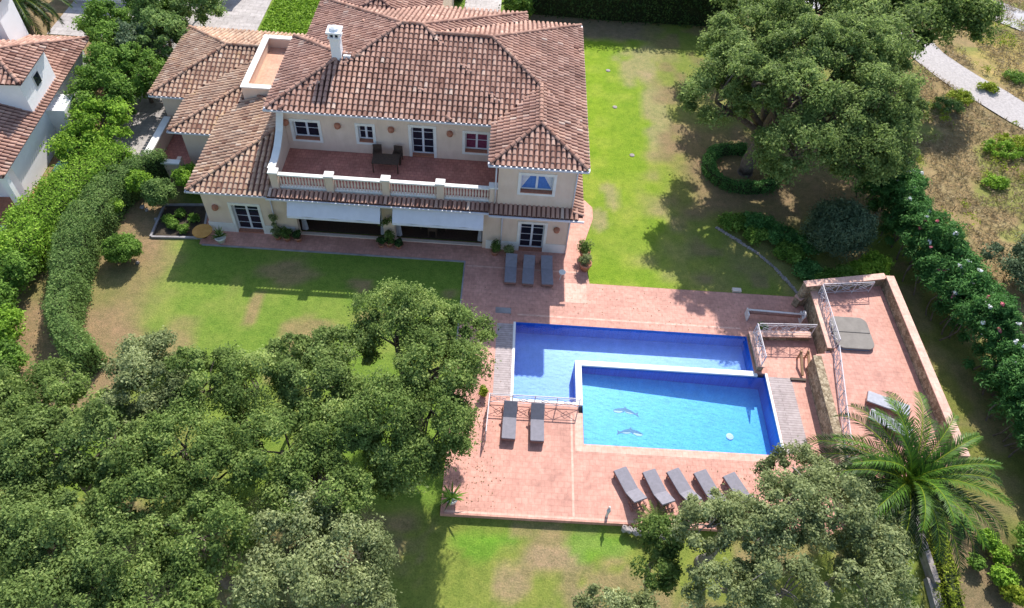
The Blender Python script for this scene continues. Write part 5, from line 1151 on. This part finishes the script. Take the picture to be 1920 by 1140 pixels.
tree('young_tree', 'small pale sapling on the south lawn at the bottom edge', 'tree', (4.9, 8.6), [(4.9, 8.9, 2.6, 1.0, .7, .9), (6.4, 8.9, 2.2, .9, .6, .7)], 'lf_olive', .36, .9, 200, .12, trunk=.09, seed=21)
tree('young_tree', 'dark leafy sapling between the heron statue and loose olive', 'tree', (7.4, 11.6), [(7.4, 11.9, 2.6, .8, .7, 1.0), (7.2, 10.6, 2.4, .7, .7, .8)], 'lf_dark', .36, .9, 240, .13, trunk=.09, seed=22)
# left boundary trees & shrubs
lt = [((-24.6, 36.6), [(-25.0, 36.8, 1.8, 1.6, 1.6, 1.4)], 'lf_bright', 'bright green leafy tree beside the paved side yard'), ((-25.6, 38.8), [(-25.5, 38.9, 2.0, 1.7, 1.7, 1.6)], 'lf_mid', 'green tree above the bright one at the neighbour eave'),
      ((-27.2, 43.9), [(-27.0, 44.2, 2.2, 1.3, 1.5, 1.6)], 'lf_mid', 'green tree squeezed against the far corner of the neighbour roof'), ((-26.2, 41.4), [(-26.2, 41.4, 2.2, 1.6, 1.8, 1.6)], 'lf_mid', 'yellowish tree at the neighbour roof corner'),
      ((-24.2, 41.6), [(-24.3, 41.6, 2.2, 1.5, 1.7, 1.6)], 'lf_mid', 'dark tree left of the lowest villa wing roof'), ((-25.6, 44.2), [(-25.6, 44.2, 2.4, 1.6, 1.5, 1.6)], 'lf_blue', 'grey-green tree near the neighbour driveway'),
      ((-24.0, 45.6), [(-24.0, 45.2, 2.4, 1.7, 1.9, 1.7)], 'lf_hedge', 'dull green tree behind the lowest villa wing'), ((-25.0, 48.0), [(-24.8, 48.0, 2.6, 1.8, 1.5, 1.8)], 'lf_hedge', 'loose tree at the head of the boundary row'),
      ((-26.6, 50.4), [(-26.6, 50.4, 2.4, 1.6, 1.4, 1.6)], 'lf_mid', 'bright tree by the white boundary wall'), ((-22.6, 49.6), [(-22.9, 49.8, 2.6, 1.7, 1.3, 1.7)], 'lf_hedge', 'pale bushy tree on the driveway side of the row'),
      ((-28.6, 46.8), [(-28.4, 47.0, 2.2, 1.8, 1.4, 1.7)], 'lf_mid', 'green tree spreading above the neighbour roof top corner'), ((-26.0, 53.2), [(-26.6, 53.0, 2.0, 1.6, 1.2, 1.5)], 'lf_bright', 'bright bushy tree at the end of the white boundary wall'), ((-25.9, 34.8), [(-25.9, 34.9, 1.5, 1.2, 1.2, 1.2)], 'lf_bright', 'bright shrub tree beside the blue tub'), ((-24.2, 53.2), [(-24.4, 52.8, 2.2, 1.0, 1.0, 1.3)], 'lf_mid', 'small dark tree at the driveway mouth')]
for i, (ft, bb, mt, lb) in enumerate(lt): tree('boundary_tree', lb, 'tree', ft, bb, mt, .5, .95, 240, .17, trunk=.12, seed=60 + i, group='boundary trees beside the neighbour house')
ls = [(-26.6, 25.9, 1.4, 1.3, 2.0, 'lf_bright', 'bright shrub at the left frame edge below the neighbour terrace'), (-25.2, 24.9, 1.2, 1.2, 1.9, 'lf_mid', 'green shrub in the dark gap behind the clipped hedge'), (-25.6, 22.8, 1.4, 1.3, 2.0, 'lf_mid', 'leafy shrub left of the hedge middle'), (-24.4, 21.4, 1.2, 1.1, 1.8, 'lf_bright', 'bright shrub at the left edge above the wood'), (-26.6, 28.9, 1.0, .9, 1.5, 'lf_bright', 'bright shrub below the neighbour terrace edge'), (-23.3, 19.6, 1.0, .9, 1.6, 'lf_mid', 'shrub at the lower left end of the shrub row')]
for i, (x_, y_, rx, ry, h_, mt, lb) in enumerate(ls): bush('boundary_shrub', lb, 'shrub', x_, y_, rx, ry, h_, mt, .15, None, .34, 130, 'shrubs behind the clipped hedge', 100 + i, lift=.05)

# ---------------------------------------------------------------- palms
def palm(label, x, y, z0_, h_, nf, L0, seed, leaf='lf_palm', trunkr=.24):
    r = random.Random(seed); rs = np.random.RandomState(seed); t = thing('palm_tree', (x, y, z0_), label, 'palm tree')
    mb = MB(); n_ = 16
    mb.tube([(x, y, z0_ + h_ * i / n_) for i in range(n_ + 1)], [trunkr * (1.25 if i == 0 else 1) * (1 + .1 * (i % 2)) * (1.35 if i > n_ - 3 else 1) for i in range(n_ + 1)], 10); mb.build('trunk', 'bark', t)
    for k in range(nf):
        az = k * 2.39996 + r.uniform(-.15, .15); q = k / nf; el = math.radians(82 - 88 * q ** .9 + r.uniform(-6, 6)); L = L0 * r.uniform(.88, 1.08) * (.8 + .3 * math.sin(PI * min(1, q + .2)))
        droop = 1.1 + .5 * q; p = Vector((x, y, z0_ + h_ + .15)); n_ = 16; pts = [p.copy()]; e_ = el
        for i in range(n_):
            e_ -= droop / n_ * (1 + i / n_ * .8); d = Vector((math.cos(az) * math.cos(e_), math.sin(az) * math.cos(e_), math.sin(e_))); p = p + d * L / n_; pts.append(p.copy())
        V, F, T = [], [], []
        side = Vector((-math.sin(az), math.cos(az), 0))
        nl = 58
        for i in range(nl):
            s = .12 + .88 * i / nl; j = min(n_ - 1, int(s * n_)); fq = s * n_ - j; b = pts[j].lerp(pts[j + 1], fq); d = (pts[j + 1] - pts[j]).normalized(); nu = side.cross(d)
            if nu.z < 0: nu = -nu
            ll = L * .13 * math.sin(PI * min(1, .12 + .84 * s)) ** .6 * r.uniform(.85, 1.1) + .05
            for sg in (-1, 1):
                dr = (side * sg * .72 + d * .8 + nu * (.36 - .2 * q) + Vector((r.uniform(-.1, .1), r.uniform(-.1, .1), r.uniform(-.1, .1)))).normalized()
                m_ = b + dr * ll * .55; e2 = b + dr * ll - Vector((0, 0, ll * .22)); w_ = d * .022
                n0 = len(V); V += [b - w_, b + w_, m_ + w_ * 1.2, m_ - w_ * 1.2]; F.append((n0, n0 + 1, n0 + 2, n0 + 3)); T.append(min(1, max(0, (.78 if q < .2 else .52 if q < .4 else .3) + r.gauss(0, .15))))
                n0 = len(V); V += [m_ - w_ * 1.2, m_ + w_ * 1.2, e2 + w_ * .2, e2 - w_ * .2]; F.append((n0, n0 + 1, n0 + 2, n0 + 3)); T.append(T[-1])
        fo = npmesh('frond', np.array([tuple(v_) for v_ in V]), np.array(F), leaf if q < .93 else 'lf_palmdry', t, T)
        mb = MB(); mb.tube([tuple(v_) for v_ in pts], [.035 * (1 - .8 * i / n_) for i in range(n_ + 1)], 5); mb.build('midrib', 'lf_yg', fo, tint=[.5] * len(mb.f))
    return t
palm('wide-crowned date palm with dark arching fronds at the spa terrace south end', 17.75, 14.35, -.1, 3.6, 62, 4.15, 3)
palm('feathery palm at the top left corner behind the neighbour house', -34.6, 47.4, 0, 3.2, 60, 4.0, 9, trunkr=.3)
# sago cycads
def cycad(x, y, z, L, label, seed, n_=22, mat='lf_mid'):
    r = random.Random(seed); t = thing('cycad', (x, y, z), label, 'cycad'); mb = MB(); tint = []
    for k in range(n_):
        az = k * 2.4; el = math.radians(65 - 50 * k / n_); p = Vector((x, y, z + .3)); sd_ = Vector((-math.sin(az), math.cos(az), 0)); N_ = 7; pts = [p]
        for i in range(N_): el -= .14; p = p + Vector((math.cos(az) * math.cos(el), math.sin(az) * math.cos(el), math.sin(el))) * L / N_; pts.append(p)
        for i in range(N_):
            for sg in (-1, 1):
                for q in (0, .5):
                    b = pts[i].lerp(pts[i + 1], q); e_ = b + (sd_ * sg + (pts[i + 1] - pts[i]).normalized() * .6).normalized() * L * .22 * (1 - .6 * i / N_); d = (pts[i + 1] - pts[i]) * .2
                    mb.face([b - d, b + d, e_]); tint.append(min(1, max(0, r.gauss(.45, .2))))
    mb.build('fronds', mat, t, tint=tint); MB().lathe([(.14, 0), (.16, .15), (.1, .32)], x, y, z, 8).build('trunk', 'bark', t); return t
cycad(7.75, 13.55, -.1, 1.0, 'dark green cycad at the patio edge right of the heron statue', 1, 24, 'lf_dark')
cycad(13.1, 14.0, Z0, .7, 'bright cycad seen through the olive branches', 2, 18, 'lf_mid')
cycad(21.9, 14.2, -.1, .7, 'small cycad in the bark bed right of the palm', 5, 18, 'lf_olea')
rockline('short row of pale stones at the patio edge beside the cycad', [(6.3, 13.25), (7.3, 13.0), (8.4, 12.9)], .17, 5)
# bottom right plants
bush('flower_shrub', 'narrow shrub of yellow and orange flowers beside the olive', 'flowering shrub', 18.35, 13.1, .33, 1.1, 1.0, 'lf_yellow', .1, 40, .2, 90, seed=120, lift=.05)
hedge('edging_hedge', 'yellow-green low hedge strip running down from the palm', [(20.9, 15.2), (20.6, 13.0), (20.3, 10.8), (20.1, 9.2)], [.7, .8, .8, .8], .45, 'lf_yg', .11, 380, 9, rough=.09)
tag(MB().box(19.75, 20.0, 11.5, 15.0, -.7, .25).build('garden_kerb_wall', 'rock'), 'low wall with a dark shaded side between palm lawn and yellow-green hedge', 'low wall')
slab('stone_path', [], 'stucco_grey', .03, -.6, polys=[[(19.5, 9.0), (20.0, 9.0), (20.1, 11.4), (19.6, 11.8)]])
pl = [(22.9, 13.6, .5, 'lf_bright', 'bright leafy plant at the top of the bark bed'), (23.2, 12.9, .5, 'lf_bright', 'bright leafy plant below the topmost bed plant'), (22.9, 11.9, .55, 'lf_bright', 'bright green plant in the middle of the bark bed'), (23.0, 11.1, .5, 'lf_yg', 'yellow-green plant near the bottom edge in the bark bed'), (22.0, 12.6, .35, 'lf_mid', 'small dark plant at the inner side of the bark bed')]
for i, (x_, y_, s_, mt, lb) in enumerate(pl): bush('bed_plant', lb, 'plant', x_, y_, s_, s_, s_ * 1.3, mt, .13, None, .2, 70, 'plants in the bark bed', 130 + i, lift=.03, z0=-.1)
bush('edge_shrub', 'green shrub at the right frame edge below the dark gap', 'shrub', 24.8, 13.2, 1.2, 1.1, 1.4, 'lf_mid', .14, None, .34, 130, seed=140, z0=-.1)
bush('edge_shrub', 'dark green shrub in the bottom right corner', 'shrub', 24.6, 10.8, 1.1, 1.2, 1.5, 'lf_blue', .14, None, .34, 130, seed=141, z0=-.2)

# ---------------------------------------------------------------- neighbour house
nb = thing('neighbour_house', (-30, 37, 0), 'white neighbour house with clay tile roofs at the left edge', 'house')
A = math.radians(3.9); O_ = (-27.9, 37)
n1 = Block(-38, -27.85, 30.0, 44.1, 3.0, .34)
n2 = Block(-33.4, -27.9, 35.3, 39.6, 5.35, .34)
n3 = Block(-34.6, -31.6, 42.0, 44.6, 6.2, .34)
XF = roofset([n1], [], nb, 'tile', O_, A, 7); roofset([n2], [], nb, 'tile', O_, A, 8); roofset([n3], [], nb, 'tile', O_, A, 9)
def rbox(mb, x0, x1, y0, y1, z0_, z1_):
    m2 = MB().box(x0, x1, y0, y1, z0_, z1_); n0 = len(mb.v); mb.v += [XF(*v_) for v_ in m2.v]; mb.f += [tuple(i + n0 for i in f_) for f_ in m2.f]
mb = MB(); rbox(mb, -37.5, -28.3, 31.6, 43.7, 0, 2.95); rbox(mb, -33, -28.2, 35.6, 39.3, 2.6, 5.3); rbox(mb, -34.4, -31.8, 42.2, 44.4, 2.6, 6.15)
rbox(mb, -28.3, -27.2, 36.9, 38.6, 0, 2.4); mb.build('wall', 'wallwhite', nb)
mb = MB(); rbox(mb, -28.35, -28.0, 30.3, 30.65, 0, 2.95); mb.build('pillar', 'wallwhite', nb)
mb = MB(); rbox(mb, -28.19, -28.16, 37.0, 37.8, 3.9, 4.7); w_ = mb.build('window', 'trim', nb); mb = MB(); rbox(mb, -28.15, -28.13, 37.08, 37.72, 3.98, 4.62); mb.build('pane', 'glass', w_)
mb = MB(); rbox(mb, -38, -27.6, 35.2, 35.31, 5.25, 5.33) if False else None
slab('neighbour_terrace', [(-36, -26.6, 28.9, 32.6)], 'terra', .05, -.1)
tag(MB().box(-36, -26.9, 28.75, 28.88, 0, .35).build('terrace_kerb_wall', 'wallwhite'), 'low white wall along the front of the neighbour terrace', 'wall')
t = thing('water_tub', (-27.3, 35.3, 0), 'dark blue plastic tub on a pale blue sheet by the white wall', 'tub')
MB().lathe([(.3, 0), (.36, .6), (.38, .62), (.3, .62), (.28, .5)], -27.2, 35.4, .05, 14).build('tub', 'blueplastic', t, smooth=True)
tag(MB().box(-27.6, -26.9, 34.0, 34.9, .0, .12).build('paddling_mat', 'bluecloth'), 'pale blue sheet on the ground beside the neighbour wall', 'mat')

# ---------------------------------------------------------------- camera
cam = D.cameras.new('camera'); co_ = D.objects.new('camera', cam); C.objects.link(co_); bpy.context.scene.camera = co_
cam.sensor_fit = 'HORIZONTAL'; cam.sensor_width = 36; cam.lens = 1367.574 / 1920 * 36; cam.clip_end = 1500; cam.clip_start = .5
yaw, pitch, roll = map(math.radians, (-2.19382289, 50.22809059, 5.33646971))
fwd = Vector((-math.sin(yaw) * math.cos(pitch), math.cos(yaw) * math.cos(pitch), -math.sin(pitch)))
rt = Vector((math.cos(yaw), math.sin(yaw), 0)); upv = rt.cross(fwd)
r2 = rt * math.cos(roll) + upv * math.sin(roll); u2 = upv * math.cos(roll) - rt * math.sin(roll)
m4 = Matrix((r2, u2, -fwd)).transposed().to_4x4(); m4.translation = Vector((0, 0, 31)); co_.matrix_world = m4

sc = bpy.context.scene
sc.view_settings.view_transform = 'Standard'; sc.view_settings.look = 'None'; sc.view_settings.exposure = .68; sc.view_settings.gamma = 1; sc.view_settings.use_curve_mapping = False
sc.cycles.max_bounces = 6; sc.cycles.transparent_max_bounces = 12; sc.cycles.diffuse_bounces = 4; sc.cycles.glossy_bounces = 3
sc.cycles.use_denoising = True
